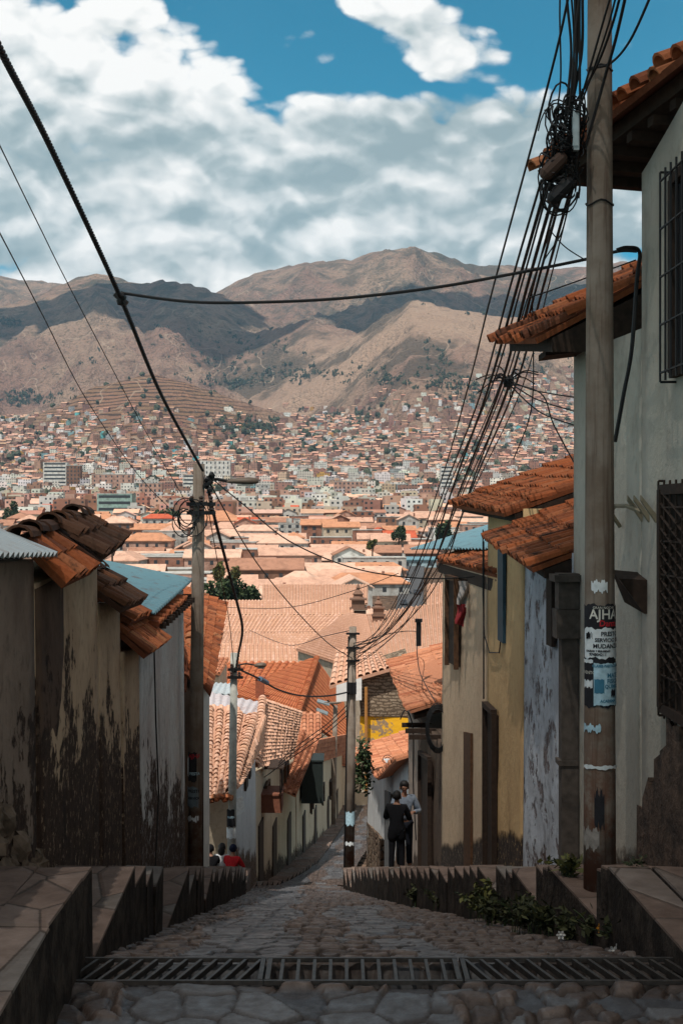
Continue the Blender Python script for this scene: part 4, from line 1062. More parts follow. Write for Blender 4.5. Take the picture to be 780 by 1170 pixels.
# H10 orange roof and long cream wall
r10 = thing('house', 'long cream house with orange roof and dark box hung on its wall', 'house', (X_(365, 82), 82, -20))
w, a, b = street_wall(r10, 339, 67, 391, 111, 872, 858, PL_FARC, (-6, 1), 45)
mb = MB(); tiles(mb, P(315, 899, 58), P(338, 910, 58.5), P(361, 853, 74), P(345, 833, 74), .27, .45, 5, .5, 1.2); part('roof', mb, M_TILES, r10)
mb = MB(); ribs(mb, P(352, 875, 76), P(392, 862, 105), P(398, 838, 112), P(362, 845, 82), .3); part('lean_to_roof', mb, M_TILES, r10)
mb = MB(); c = P(357, 889, 70); mb.box(c, (1.05, 2.0, 2.0)); mb.box((c.x, c.y, c.z + 1.03), (1.15, 2.1, .08)); mb.box((c.x, c.y, c.z - 1.03), (1.1, 2.05, .06)); part('box_balcony', mb, plain('black_green_paint', (.012, .018, .017), .6), r10)
for u0 in (.08, .27, .55, .8):
    d = 67 + 44 * u0; on_wall(r10, a, b, u0, u0 + .035, zr(d) - .4, zr(d) + 2.0, M_DOOR, 'door', .05, 1, .1)
for u0 in (.2, .42, .6):
    d = 67 + 44 * u0; on_wall(r10, a, b, u0, u0 + .03, zr(d) + 2.0, zr(d) + 3.1, M_DOOR, 'window', .05, 1, .1, M_WOODD)
# H11 shaded end of the street
r11 = thing('house', 'shaded house with red tiles closing the end of the street', 'house', (X_(400, 118), 118, -27))
mb = MB(); ribs(mb, P(385, 872, 112), P(424, 880, 116), P(426, 838, 128), P(392, 838, 128), .3); part('roof', mb, M_TILES, r11)
mb = MB(); prism_wall(mb, [P(385, 872, 112), P(424, 880, 116), P(426, 838, 128), P(392, 838, 128)], .3); part('wall', mb, PL_FARC, r11)
# R8 adobe gable house with the flaking yellow band
r12 = thing('house', 'adobe brick house with a flaking yellow band and pale roof', 'house', (X_(440, 60), 60, -17))
mb = MB(); mb.hexa([P(411, 905, 58), P(470, 905, 58), P(478, 905, 66), P(418, 905, 66)], [P(411, 817, 58), P(470, 817, 58), P(478, 817, 66), P(418, 817, 66)]); part('lower_wall', mb, M_MIDW, r12)
mb = MB()
vs = []
for (x0, x1, y0, y1) in ((411, 470, 855, 818),):
    wall_slab(mb, (X_(x0, 57.9), 57.9), (X_(x1, 57.9), 57.9), Z_(y0, 58), Z_(y0, 58), Z_(y1, 58), Z_(y1 + 2, 58), (0, .3), .1, 14, 8, 3)
part('painted_band', mb, M_YELLOW, r12)
mb = MB(); wall_slab(mb, (X_(412, 57.95), 57.95), (X_(470, 57.95), 57.95), Z_(818, 58), Z_(818, 58), Z_(775, 58), Z_(757, 58), (0, 6), .12, 16, 10, 9); part('wall', mb, M_ADOBE, r12)
mb = MB(); ribs(mb, P(376, 784, 57.55), P(448, 763, 57.6), P(436, 745, 66), P(384, 742, 66), .3); part('roof', mb, M_TILEP, r12)
mb = MB(); mb.hexa([P(384, 802, 57.5), P(413, 800, 57.5), P(413, 800, 60), P(384, 802, 60)], [P(384, 783, 57.5), P(413, 774, 57.5), P(413, 774, 60), P(384, 783, 60)]); part('white_panel', mb, M_WHITE, r12)
mb = MB(); mb.tube([P(418, 905, 57.7), P(418, 785, 57.7)], .07, 6); part('drain_pipe', mb, plain('ochre_pipe', (.36, .17, .05), .7), r12)
# flat panels and small roofs in the middle
def roof_house(label, corners, tile, kind='ribs', wallmat=None, drop=.25, gz=None, tw=.28, inset=.4, name='house', cat='house', group=None):
    c = sum((Vector(k) for k in corners), Vector()) / 4
    root = thing(name, label, cat, (c.x, c.y, zr(c.y) - 1), group)
    mb = MB()
    if kind == 'ribs': ribs(mb, *corners, tw)
    elif kind == 'tiles': tiles(mb, *corners, tw, .45, 5, .5, 1)
    else: sheet(mb, *corners, .3, .03, .04)
    part('roof', mb, tile, root)
    mb = MB(); prism_wall(mb, corners, drop, inset, gz); part('wall', mb, wallmat or M_MIDW, root)
    return root
roof_house('lilac sheet metal shed roof behind the lamp pole', [P(232, 812, 53), P(292, 816, 54.5), P(302, 803, 60), P(232, 789, 60)], M_SHEETL, 'sheet')
roof_house('white sheet metal roof peeping out behind the thin white pole', [P(236, 792, 61), P(272, 793, 61), P(270, 781, 66), P(246, 780, 66)], M_SHEETW, 'sheet')
roof_house('small peach ribbed roof between lilac shed and big pale roof', [P(232, 834, 49.5), P(273, 822, 50), P(274, 808, 52.5), P(232, 806, 52.5)], M_TILEP)
roof_house('pale ribbed roof with dark gaps left of the tall middle pole', [P(305, 846, 86), P(367, 846, 86), P(367, 815, 94), P(305, 815, 94)], M_TILES, tw=.42)
c1 = roof_house('large red hipped roof, its crest left of the middle pole', [P(262, 792, 102), P(340, 816, 97), P(362, 752, 116), P(354, 752, 116)], M_TILER)
mb = MB(); ribs(mb, P(340, 816, 97), P(398, 856, 110), P(392, 796, 118), P(361, 752, 116), .34); part('roof_slope', mb, M_TILER, c1)
mb = MB(); ridge_tiles(mb, P(340, 814, 97), P(362, 751, 116), .26, .5); part('ridge_tile', mb, M_TILER, c1)
for k, (q0, q1) in enumerate((((361, 813), (374, 818)), ((362, 803), (376, 807)))):
    a = P(*q0, 99.5 - k); b = P(*q1, 101 - k); mb = MB(); mb.hexa([a, b, b + Vector((.05, .25, .16)), a + Vector((.05, .25, .16))], [a + Vector((0, -.05, .1)), b + Vector((0, -.05, .1)), b + Vector((.05, .2, .26)), a + Vector((.05, .2, .26))]); part('skylight', mb, M_SHEETW, c1)
mb = MB(); mb.box(P(297, 786, 101), (.6, .6, 1.5)); mb.box(P(297, 774, 101), (.75, .75, .12)); part('chimney', mb, plain('chimney_brick', (.24, .075, .04), .9), c1)
roof_house('dark red ribbed roof with black gaps behind the red hipped roof', [P(238, 792, 118), P(322, 792, 118), P(356, 757, 128), P(244, 757, 128)], M_TILER, tw=.45)
roof_house('orange gabled roof below the church on the left of the wire', [P(215, 765, 96), P(252, 770, 97), P(262, 752, 103), P(222, 750, 103)], M_TILES)
# the church
ch = thing('church', 'long church roof in several pale ribbed tiers below the dark trees', 'church', (X_(300, 170), 170, -31))
for A, B, C, D in (((232, 759, 138), (394, 759, 138), (388, 736, 147), (236, 736, 147)), ((225, 737, 149), (402, 740, 149), (378, 723, 158), (238, 723, 158)),
                   ((176, 723, 164), (378, 723, 164), (400, 703, 175), (176, 703, 175)), ((140, 703, 184), (404, 703, 184), (404, 686, 198), (140, 686, 198))):
    cs = [P(*A), P(*B), P(*C), P(*D)]
    mb = MB(); ribs(mb, *cs, .42, 4, .4, 7, .3); part('roof', mb, M_TILEP, ch)
    mb = MB(); prism_wall(mb, cs, .4, .6, -33); part('wall', mb, M_MIDW, ch)
def pinnacle(px, top, base, d, label):
    root = thing('church_pinnacle', label, 'pinnacle', P(px, base + 60, d)); k = (base - top) / F * d; b = P(px, base, d)
    mb = MB(); mb.box((b.x, b.y, b.z - 2), (k * .55, k * .55, 4.2)); mb.box((b.x, b.y, b.z + k * .12), (k * .66, k * .66, k * .07)); mb.box((b.x, b.y, b.z + k * .3), (k * .48, k * .48, k * .3)); mb.box((b.x, b.y, b.z + k * .47), (k * .62, k * .62, k * .06)); part('shaft', mb, plain('dark_stone', (.16, .09, .062), .9), root)
    mb = MB(); mb.lathe((b.x, b.y, b.z + k * .5), [(k * .22, 0), (k * .16, k * .08), (k * .2, k * .16), (k * .12, k * .26), (k * .05, k * .32), (k * .08, k * .38), (k * .02, k * .52)], 10); part('finial', mb, MATS['dark_stone'], root)
pinnacle(409, 668, 699, 190, 'taller stone pinnacle with finial, left of the pair')
pinnacle(432, 681, 706, 157, 'shorter stone pinnacle with finial, right of the pair')
roof_house('large plain peach roof slope right of the church, left half', [P(338, 742, 136), P(436, 775, 116), P(418, 702, 165), P(396, 700, 165)], M_TILEP, tw=.36, gz=-28)
roof_house('large plain peach roof slope behind the salmon tile roof', [P(436, 775, 116), P(560, 752, 110), P(560, 680, 168), P(418, 702, 165.5)], M_TILEP, tw=.36, gz=-28)
roof_house('peach roof running behind the cable bundle to the sand house', [P(486, 722, 172), P(600, 735, 170), P(620, 655, 222), P(488, 668, 222)], M_TILEP, tw=.45, gz=-28)
roof_house('long peach roof behind the church up to the dark trees', [P(300, 690, 202), P(420, 690, 202), P(420, 668, 222), P(300, 668, 222)], M_TILEP, tw=.45, gz=-29)
# ------------------------------------------------------------------ the town in the valley
M_FARW = far_wall('town_wall')
TOWNC = {'pale peach': (.55, .355, .265), 'pink': (.49, .295, .215), 'orange': (.44, .21, .12), 'brown': (.32, .165, .11), 'red': (.42, .09, .045)}
def town_roof(name, c):
    def fn(g):
        p = g.pos(); n = g.noise(p, .5, 6, .65); f = g.noise(p, 4, 3)
        k = g.mix(g.ss(n, .4, .68), c, [v * .72 for v in c]); k = g.mix(g.math('MULTIPLY', g.ss(f, .5, .7), .35), k, [v * .6 for v in c])
        return k, g.bump(f, .5, .08)
    return material(name, fn, .92, .12)
TR = {k: town_roof('town_roof_' + k.replace(' ', '_'), v) for k, v in TOWNC.items()}
def wall_paint(name, c):
    def fn(g):
        n = g.noise(g.pos(), .35, 7, .68); return g.mix(g.ss(n, .4, .68), c, [v * k for v, k in zip(c, (.55, .5, .47))])
    return material('town_paint_' + name.replace(' ', '_'), fn, .88, .15)
WC = {'white': (.56, .56, .53), 'cream': (.46, .40, .31), 'pale grey': (.40, .40, .38), 'pink': (.40, .25, .195), 'brick red': (.26, .13, .09), 'ochre': (.52, .32, .10), 'grey green': (.25, .36, .33), 'pale blue': (.30, .40, .44), 'brown': (.2, .11, .075)}
WM = {k: wall_paint(k, v) for k, v in WC.items()}
M_WIN = plain('town_window', (.03, .034, .04), .4, .4, 0, .2)
def gable(mbw, mbr, c, w, dp, h, rise, rz, over=.5, hip=0.0, base=-4):
    """walls w x dp with gable ends, ridge along the width"""
    cs, sn = math.cos(rz), math.sin(rz)
    def q(x, y, z): return (c[0] + x * cs - y * sn, c[1] + x * sn + y * cs, c[2] + z)
    a, b = w / 2, dp / 2
    if mbw is not None:
        vs = [q(-a, -b, base), q(a, -b, base), q(a, b, base), q(-a, b, base), q(-a, -b, h), q(a, -b, h), q(a, b, h), q(-a, b, h)]
        if hip: mbw.add(vs, [(0, 1, 5, 4), (1, 2, 6, 5), (2, 3, 7, 6), (3, 0, 4, 7), (4, 5, 6, 7)])
        else: mbw.add(vs + [q(-a, 0, h + rise), q(a, 0, h + rise)], [(0, 1, 5, 4), (1, 2, 6, 9, 5), (2, 3, 7, 6), (3, 0, 4, 8, 7)])
    s = rise / b; A, B = a + over, b + over; zb = h - over * s; t = .28
    x1 = A - hip * B
    lo_ = [q(-A, -B, zb), q(A, -B, zb), q(A, B, zb), q(-A, B, zb), q(-x1, 0, h + rise), q(x1, 0, h + rise)]
    up = [(x, y, z + t) for x, y, z in lo_]
    f = []
    def face(*k): f.append(tuple(i + 6 for i in k)); f.append(tuple(reversed(k)))
    face(0, 1, 5, 4); face(2, 3, 4, 5); face(1, 2, 5); face(3, 0, 4) if hip else None
    if not hip: f.pop(); f.pop()
    for i, j in ((0, 1), (1, 2), (2, 3), (3, 0)) if hip else ((0, 1), (2, 3), (1, 5), (5, 2), (3, 4), (4, 0)): f.append((i, j, j + 6, i + 6))
    mbr.add(lo_ + up, f)
def occl(px):
    return float(np.interp(px, [-60, 60, 61, 140, 141, 205, 206, 260, 261, 470, 471, 500, 520, 521, 660, 661], [612, 612, 612, 612, 676, 690, 700, 700, 800, 800, 720, 700, 640, 600, 560, 300]))
class Townhouse: pass
TOWN = []; USED = []
def free(x, y, r):
    for (a, b, q) in USED:
        if (a - x) ** 2 + (b - y) ** 2 < (q + r) ** 2: return False
    return True
SPECIAL = [ # px, base py, width px, height px, distance, wall, roof, floors, depth m, label
    (131, 600, 40, 36, 640, 'grey green', 'flat', 5, 16, 'grey green apartment block with long window bands, left part of town'),
    (207, 583, 50, 9, 760, 'cream', 'red', 1, 22, 'low hall with a wide orange red roof just left of the lamp pole'),
    (63, 562, 27, 34, 1120, 'white', 'flat', 8, 12, 'tallest striped white block near the left edge'),
    (84, 562, 16, 30, 1150, 'brown', 'flat', 7, 12, 'brown windowless slab beside the striped white block'),
    (128, 566, 46, 24, 1060, 'pink', 'flat', 5, 14, 'pink flat topped block behind the grey green apartments'),
    (172, 580, 26, 28, 820, 'pink', 'flat', 5, 12, 'pink brick block right of the grey green apartments'),
    (216, 568, 14, 26, 980, 'white', 'flat', 6, 10, 'plain white tower touching the left side of the lamp pole'),
    (246, 548, 34, 22, 1250, 'white', 'flat', 4, 14, 'wide white block above the street lamp arm'),
    (398, 624, 38, 24, 470, 'white', 'pink', 3, 10, 'white three storey house with pink roof, middle of town'),
    (364, 622, 40, 30, 520, 'brick red', 'orange', 3, 14, 'red brown house with a dark glass front, middle of town'),
    (331, 618, 26, 20, 560, 'pale grey', 'flat', 3, 10, 'pale grey house left of the red brown one'),
    (414, 608, 24, 24, 640, 'brick red', 'flat', 4, 10, 'orange brick house with open floors right of centre'),
    (368, 592, 36, 13, 700, 'cream', 'sheet', 2, 12, 'cream hall with a pale teal sheet roof, middle of town'),
    (456, 622, 36, 22, 500, 'cream', 'orange', 3, 10, 'cream house with orange roof left of the cables'),
    (475, 605, 46, 17, 620, 'brick red', 'pink', 2, 12, 'brick house with white gable behind the cable bundle'),
    (510, 572, 14, 40, 950, 'white', 'flat', 9, 11, 'slim white tower with dark floors among the cables'),
    (398, 574, 34, 24, 900, 'pink', 'flat', 5, 13, 'pink block with pale corner in the middle of town'),
    (150, 628, 36, 16, 420, 'white', 'pale peach', 2, 9, 'white gable ended house, left of a pair above the roofs'),
    (178, 628, 22, 17, 425, 'white', 'pale peach', 2, 9, 'white gable ended house, right of a pair above the roofs'),
    (200, 626, 52, 13, 440, 'pale grey', 'pale peach', 2, 9, 'long pale house with dark window row behind the lamp pole'),
    (280, 626, 38, 16, 430, 'white', 'pink', 2, 9, 'white house with dark window row right of the lamp pole'),
    (252, 626, 16, 17, 428, 'ochre', 'pink', 2, 8, 'ochre house right of the lamp pole'),
    (170, 640, 48, 10, 380, 'white', 'pale peach', 1, 9, 'low white house with black windows left of the lamp pole'),
    (105, 604, 34, 20, 620, 'white', 'orange', 2, 12, 'white house with bright orange roof above the mossy tiles'),
    (165, 600, 52, 14, 560, 'white', 'orange', 2, 16, 'white house with a broad orange roof left of the lamp pole'),
    (42, 590, 30, 12, 640, 'ochre', 'orange', 2, 10, 'ochre house with orange roof near the left edge'),
    (68, 592, 26, 16, 680, 'pale grey', 'pink', 2, 10, 'pale grey house near the left edge'),
    (283, 592, 36, 20, 760, 'brick red', 'flat', 3, 12, 'brick walled house with pale corner right of the lamp'),
    (245, 596, 24, 12, 740, 'pale blue', 'flat', 2, 9, 'turquoise fronted house beside the lamp pole'),
    (310, 566, 36, 12, 1000, 'pale grey', 'flat', 3, 14, 'grey open floored block right of the street lamp'),
    (478, 648, 40, 10, 420, 'pale blue', 'sheet', 1, 14, 'low hall with steel blue roof behind the cables'),
    (306, 690, 14, 14, 236, 'pale blue', 'pale peach', 1, 6, 'small pale blue house right of the dark trees'),
]
def building(px, by, wpx, hpx, d, wall, roof, floors, depth, label, rz=0.0, group=None, gz=None):
    w = wpx / F * d; h = hpx / F * d; x = X_(px, d); z0 = Z_(by, d); g = float(terr(x, d, False))
    root = thing('house' if floors < 4 else 'apartment_block', label, 'house' if floors < 4 else 'apartment block', (x, d, min(g, z0) - .3), group)
    mb = MB(); mr_ = MB(); cy = d + depth / 2
    sub = min(g, z0) - z0 - 2
    if roof == 'flat':
        mb.box((x, cy, z0 + (h + sub) / 2), (w, depth, h - sub)); part('wall', mb, WM[wall], root)
        mr_.box((x, cy, z0 + h + .02), (w + .3, depth + .3, .35)); R2 = random.Random(int(px * 7)); mr_.box((x + R2.uniform(-.2, .2) * w, cy, z0 + h + 1.2), (w * .25, depth * .3, 2.2))
        part('roof', mr_, WM['pale grey'] if wall != 'white' else TR['pink'], root)
    elif roof == 'sheet':
        gable(mb, mr_, (x, cy, z0), w, depth, h * .8, h * .25, 0, .5, 0, sub); part('wall', mb, WM[wall], root); part('roof', mr_, M_SHEETB, root)
    else:
        gable(mb, mr_, (x, cy, z0), w, depth, h * .74, depth * .17, 0, .6, .0, sub); part('wall', mb, WM[wall], root); part('roof', mr_, TR[roof], root)
    nf = floors; hh = (h * (.74 if roof != 'flat' else 1)) / nf; nw = max(2, min(7, int(w / 3.2)))
    for f in range(nf):
        if roof == 'flat' and floors >= 5 and wall in ('grey green', 'white'):
            m = MB(); m.box((x, d - .02, z0 + hh * (f + .55)), (w * .9, .12, hh * .42)); part('window', m, M_WIN, root); continue
        for i in range(nw):
            m = MB(); m.box((x - w / 2 + w * (i + .5) / nw, d - .02, z0 + hh * (f + .5)), (min(1.5, w / nw * .5), .14, hh * .48)); part('window', m, M_WIN, root)
    USED.append((x, cy, max(w, depth) * .5))
    return root
DSOL = np.arange(380, 1700, 4.0)
for s in SPECIAL:
    if s[1] < 660:
        yy = 585 - F * terr(X_(s[0], DSOL), DSOL, False) / DSOL; k = int(np.argmax(yy <= s[1] + 1)) or -1
        s = s[:4] + (float(DSOL[k]),) + s[5:]
    building(*s)
# cars in the lane between the roofs
LANE = [(463, 262), (466, 330), (470, 420), (474, 520)]
def lane_x(d): return X_(float(np.interp(d, [b for a, b in LANE], [a for a, b in LANE])), d)
mb = MB()
for k in range(24):
    a = 230 + k * 12; b = a + 12; wz = lambda d: float(terr(lane_x(d), d, False)) + .5
    mb.quad((lane_x(a) - 3.5, a, wz(a)), (lane_x(a) + 3.5, a, wz(a)), (lane_x(b) + 3.5, b, wz(b)), (lane_x(b) - 3.5, b, wz(b)))
struct('lane', mb, plain('lane_asphalt', (.055, .055, .058), .8))
for d in range(232, 515, 8): USED.append((lane_x(d), d, 5))
# ordinary houses
LAYW = ['white', 'cream', 'pale grey', 'pink', 'brick red', 'brick red', 'pink', 'brown', 'pale grey']
def try_house(d, x, w, dp, h, rz, near):
    px = 390 + F * x / d
    z = float(terr(x, d, False)); top = 585 - F * (z + h + 2.5) / d
    if top > occl(px) or px < -25 or px > 690: return
    if any((a - x) ** 2 + (b - d) ** 2 < (q + min(w, dp) * .55) ** 2 for a, b, q in USED): return
    t = Townhouse(); t.d = d; t.x = x; t.w = w; t.dp = dp; t.h = h; t.rz = rz; t.z = z; t.px = px
    TOWN.append(t)
rng = random.Random(21)
d = 226.0
while d < 1250:
    cell = 19 if d < 420 else max(11.5, 19 - (d - 420) * .02); dep = 13 if d < 420 else max(10, 13 - (d - 420) * .008)
    x = X_(-40, d) + rng.uniform(0, 8)
    while x < X_(700, d):
        w = cell * rng.uniform(.7, 1.25)
        fl = rng.choice([1, 1, 1, 2, 2, 3]) if d > 560 else rng.choice([1, 1, 1, 1, 2])
        if d > 750 and rng.random() < .14: fl = rng.choice([4, 5])
        try_house(d + rng.uniform(-3, 3), x + w / 2, w, dep * rng.uniform(.7, 1), 2.9 * fl + .4, rng.choice([0, 0, .08, -.1, PI / 2, PI / 2 + .1]) + rng.uniform(-.06, .06), True)
        x += w + rng.uniform(.2, 2.0)
    d += dep * .98
TOWN.sort(key=lambda t: t.d)
NIND = 270
fmt_kind = {}
ORD = ['first', 'second', 'third', 'fourth', 'fifth', 'sixth', 'seventh', 'eighth', 'ninth', 'tenth', 'eleventh', 'twelfth', 'thirteenth', 'fourteenth', 'fifteenth', 'sixteenth', 'seventeenth', 'eighteenth', 'nineteenth', 'twentieth']
def pick(t):
    rr = random.Random(int(t.x * 31 + t.d * 7)); far = t.d > 380
    t.wall = rr.choice(LAYW if far else ['white', 'cream', 'cream', 'pink', 'pale grey'])
    t.roof = rr.choice(['pale peach', 'pale peach', 'pale peach', 'pink', 'pink'] if not far else ['pale peach', 'pink', 'pink', 'orange', 'brown', 'pale peach', 'flat', 'flat', 'flat'] + (['red'] if rr.random() < .2 else []))
    t.fl = max(1, int(round(t.h / 2.9))); t.hip = rr.random() < .3
    if t.fl >= 4: t.roof = 'flat'
    band = 'behind church' if t.d < 260 else 'beyond trees' if t.d < 400 else 'mid valley' if t.d < 560 else 'upper town'
    side = 'left of lamp pole' if t.px < 222 else 'between both poles' if t.px < 402 else 'right of middle pole'
    size = 'low' if t.fl == 1 else 'midsize' if t.fl == 2 else 'tall'
    rf = 'flat topped' if t.roof == 'flat' else t.roof + ' roofed'
    t.kind = f"{size} {t.wall} {rf} house"; t.zone = f"{band} {side}"
for t in TOWN: pick(t)
near = TOWN[:NIND]; rest = TOWN[NIND:]
groups = {}
for t in near: groups.setdefault((t.kind, t.zone), []).append(t)
for (k, z), L in groups.items():
    L.sort(key=lambda t: t.px)
    for i, t in enumerate(L):
        t.label = f"{k} {z}" if len(L) == 1 else f"{ORD[min(i, 19)]} from left {k}, {z}"
WIN_ME = {}
for t in near:
    root = thing('town_house', t.label, 'house', (t.x, t.d, t.z - .3), 'tiled houses filling the valley town')
    mbw = MB(); mbr = MB(); c = (t.x, t.d, t.z)
    if t.roof == 'flat':
        mbw.box((t.x, t.d, t.z + t.h / 2 - 2), (t.w, t.dp, t.h + 4), t.rz); mbr.box((t.x, t.d, t.z + t.h + .1), (t.w + .3, t.dp + .3, .3), t.rz)
        part('wall', mbw, WM[t.wall], root); part('roof', mbr, WM['pale grey'], root)
    else:
        gable(mbw, mbr, c, t.w, t.dp, t.h, t.dp * .24, t.rz, .5, .8 if t.hip else 0); part('wall', mbw, WM[t.wall], root); part('roof', mbr, TR[t.roof], root)
    if random.Random(int(t.x)).random() < .35 and t.roof != 'flat':
        m = MB(); m.box((t.x + t.w * .2, t.d, t.z + t.h + t.dp * .2 + .3), (.8, .8, 1.6)); part('chimney', m, WM['brick red'], root)
    if t.d > 220:
        along = abs(math.cos(t.rz)) > .5; fw = t.w if along else t.dp; fd = t.dp if along else t.w
        nw = max(2, min(5, int(fw / 3.2))); rz = t.rz if along else t.rz - PI / 2; cs, sn = math.cos(rz), math.sin(rz)
        for f in range(t.fl):
            for i in range(nw):
                lx = -fw / 2 + fw * (i + .5) / nw; ly = -fd / 2 - .02
                m = MB(); m.box((t.x + lx * cs - ly * sn, t.d + lx * sn + ly * cs, t.z + 2.9 * f + 1.6), (1.1, .12, 1.3), rz); part('window', m, M_WIN, root)
# everything further off, as one mass
class Mass:
    def __init__(s): s.v = []; s.f = []; s.c = []; s.uv = []
    def face(s, pts, col, uv=None):
        o = len(s.v); s.v += pts; s.f.append(tuple(range(o, o + len(pts)))); s.c += [col] * len(pts)
        s.uv += uv or [(-5, 0)] * len(pts)
    def house(s, x, y, z, w, dp, h, rz, wc, rc, gab, rr):
        cs, sn = math.cos(rz), math.sin(rz)
        def q(a, b, c): return (x + a * cs - b * sn, y + a * sn + b * cs, z + c)
        a, b = w / 2, dp / 2; K = [(-a, -b), (a, -b), (a, b), (-a, b)]; off = rr.randint(0, 40) * 3.1
        for i in range(4):
            p, r_ = K[i], K[(i + 1) % 4]; L = w if i % 2 == 0 else dp
            s.face([q(*p, -6), q(*r_, -6), q(*r_, h), q(*p, h)], wc, [(off, -6), (off + L, -6), (off + L, h), (off, h)])
        if gab:
            e = .5; r = dp * .22; A = a + e; B = b + e; zb = h - .1
            s.face([q(-A, -B, zb), q(A, -B, zb), q(A, 0, h + r), q(-A, 0, h + r)], rc); s.face([q(A, B, zb), q(-A, B, zb), q(-A, 0, h + r), q(A, 0, h + r)], rc)
            s.face([q(-a, -b, h), q(-a, b, h), q(-a, 0, h + r)], wc); s.face([q(a, b, h), q(a, -b, h), q(a, 0, h + r)], wc)
        else:
            s.face([q(*k, h) for k in K], rc)
            if rr.random() < .4:
                px, py = rr.uniform(-.25, .25) * w, rr.uniform(-.2, .2) * dp; k = rr.uniform(.2, .45)
                K2 = [(px - k * a, py - k * b), (px + k * a, py - k * b), (px + k * a, py + k * b), (px - k * a, py + k * b)]
                hh = h + rr.uniform(1.2, 2.8)
                for i in range(4): s.face([q(*K2[i], h), q(*K2[(i + 1) % 4], h), q(*K2[(i + 1) % 4], hh), q(*K2[i], hh)], wc)
                s.face([q(*k2, hh) for k2 in K2], rc)
    def build(s, name, m):
        me = bpy.data.meshes.new(name); me.from_pydata(s.v, [], s.f)
        at = me.color_attributes.new('col', 'FLOAT_COLOR', 'POINT')
        c = np.concatenate([np.array(s.c), np.ones((len(s.c), 1))], 1); at.data.foreach_set('color', c.reshape(-1).astype(np.float32))
        ul = me.uv_layers.new(name='wall'); idx = np.zeros(len(me.loops), dtype=np.int32); me.loops.foreach_get('vertex_index', idx)
        ul.data.foreach_set('uv', np.array(s.uv)[idx].reshape(-1).astype(np.float32))
        me.materials.append(m); o = bpy.data.objects.new(name, me); COL.objects.link(o); return tag(o, kind='stuff')
mass = Mass(); rr = random.Random(99)
def jit(c, k=.22): 
    q = 1.14 + rr.uniform(-k, k); return tuple(max(.01, v * q * (1 + rr.uniform(-.06, .06))) for v in c)
for t in rest: mass.house(t.x, t.d, t.z, t.w, t.dp, t.h, t.rz, jit(WC[t.wall]), jit(TOWNC.get(t.roof, (.36, .31, .27))), t.roof != 'flat', rr)
FARW = [((.26, .145, .11), 9), ((.31, .185, .14), 7), ((.22, .12, .09), 6), ((.40, .29, .22), 4), ((.60, .59, .56), 6), ((.44, .38, .30), 3), ((.19, .30, .32), .7), ((.10, .34, .36), .5), ((.42, .25, .07), .4), ((.32, .33, .33), 2)]
FARR = [((.36, .29, .25), 6), ((.44, .36, .30), 4), ((.37, .215, .155), 5), ((.30, .16, .115), 4), ((.12, .30, .34), .5), ((.5, .49, .47), 2), ((.09, .14, .17), .6)]
def wpick(L):
    q = rr.random() * sum(w for c, w in L)
    for c, w in L:
        q -= w
        if q <= 0: return c
    return L[0][0]
cand = []
d = 1180.0
while d < 4150:
    stp = 11.5 + (d - 1180) * .0022; x0, x1 = X_(-60, d), X_(700, d); n = int((x1 - x0) / (stp * 1.0))
    for i in range(n): cand.append((x0 + (i + rr.random()) * stp, d + rr.uniform(-.5, .5) * stp, stp))
    d += stp * 1.25
ca = np.array(cand); ZT = terr(ca[:, 0], ca[:, 1]); NN = fbm(ca[:, 0] / 160, ca[:, 1] / 160, 88, 4); N2 = fbm(ca[:, 0] / 420, ca[:, 1] / 420, 91, 3)
PXX = 390 + F * ca[:, 0] / ca[:, 1]; PYY = 585 - F * ZT / ca[:, 1]
LIM = np.interp(PXX, [-60, 0, 60, 110, 170, 230, 300, 360, 420, 480, 560, 640, 700], [474, 474, 474, 470, 472, 484, 480, 470, 462, 452, 440, 425, 415])
for k, (x, y, stp) in enumerate(cand):
    p = np.clip((PYY[k] - LIM[k] + 14) / 34, 0, 1); p = min(1, p) * (.96 if NN[k] > .36 else .5)
    if PYY[k] > LIM[k] + 60: p = max(p, .93)
    if rr.random() > p: continue
    if not free(x, y, 6): continue
    big = y < 2000 and rr.random() < .10 and PYY[k] > 520
    fl = rr.choice([4, 5, 6]) if big else rr.choice([1, 1, 2, 2, 3]) if y > 2000 else rr.choice([1, 2, 2, 3, 3])
    w = rr.uniform(.55, .95) * stp * (1.5 if big else 1); dp = rr.uniform(.55, .9) * stp
    wc = jit(wpick(FARW)); gab = rr.random() < .34
    if big and rr.random() < .5: wc = jit((.55, .54, .5))
    rc = jit(wpick(FARR) if not gab else ((.41, .24, .17) if rr.random() < .75 else (.32, .16, .11)))
    mass.house(x, y, ZT[k], w, dp, fl * 2.8, rr.uniform(-.5, .5), wc, rc, gab and not big, rr)
mass.build('distant_town', M_FARW)
print('town', len(TOWN), 'mass faces', len(mass.f), 'nearest/rest', near[-1].d)
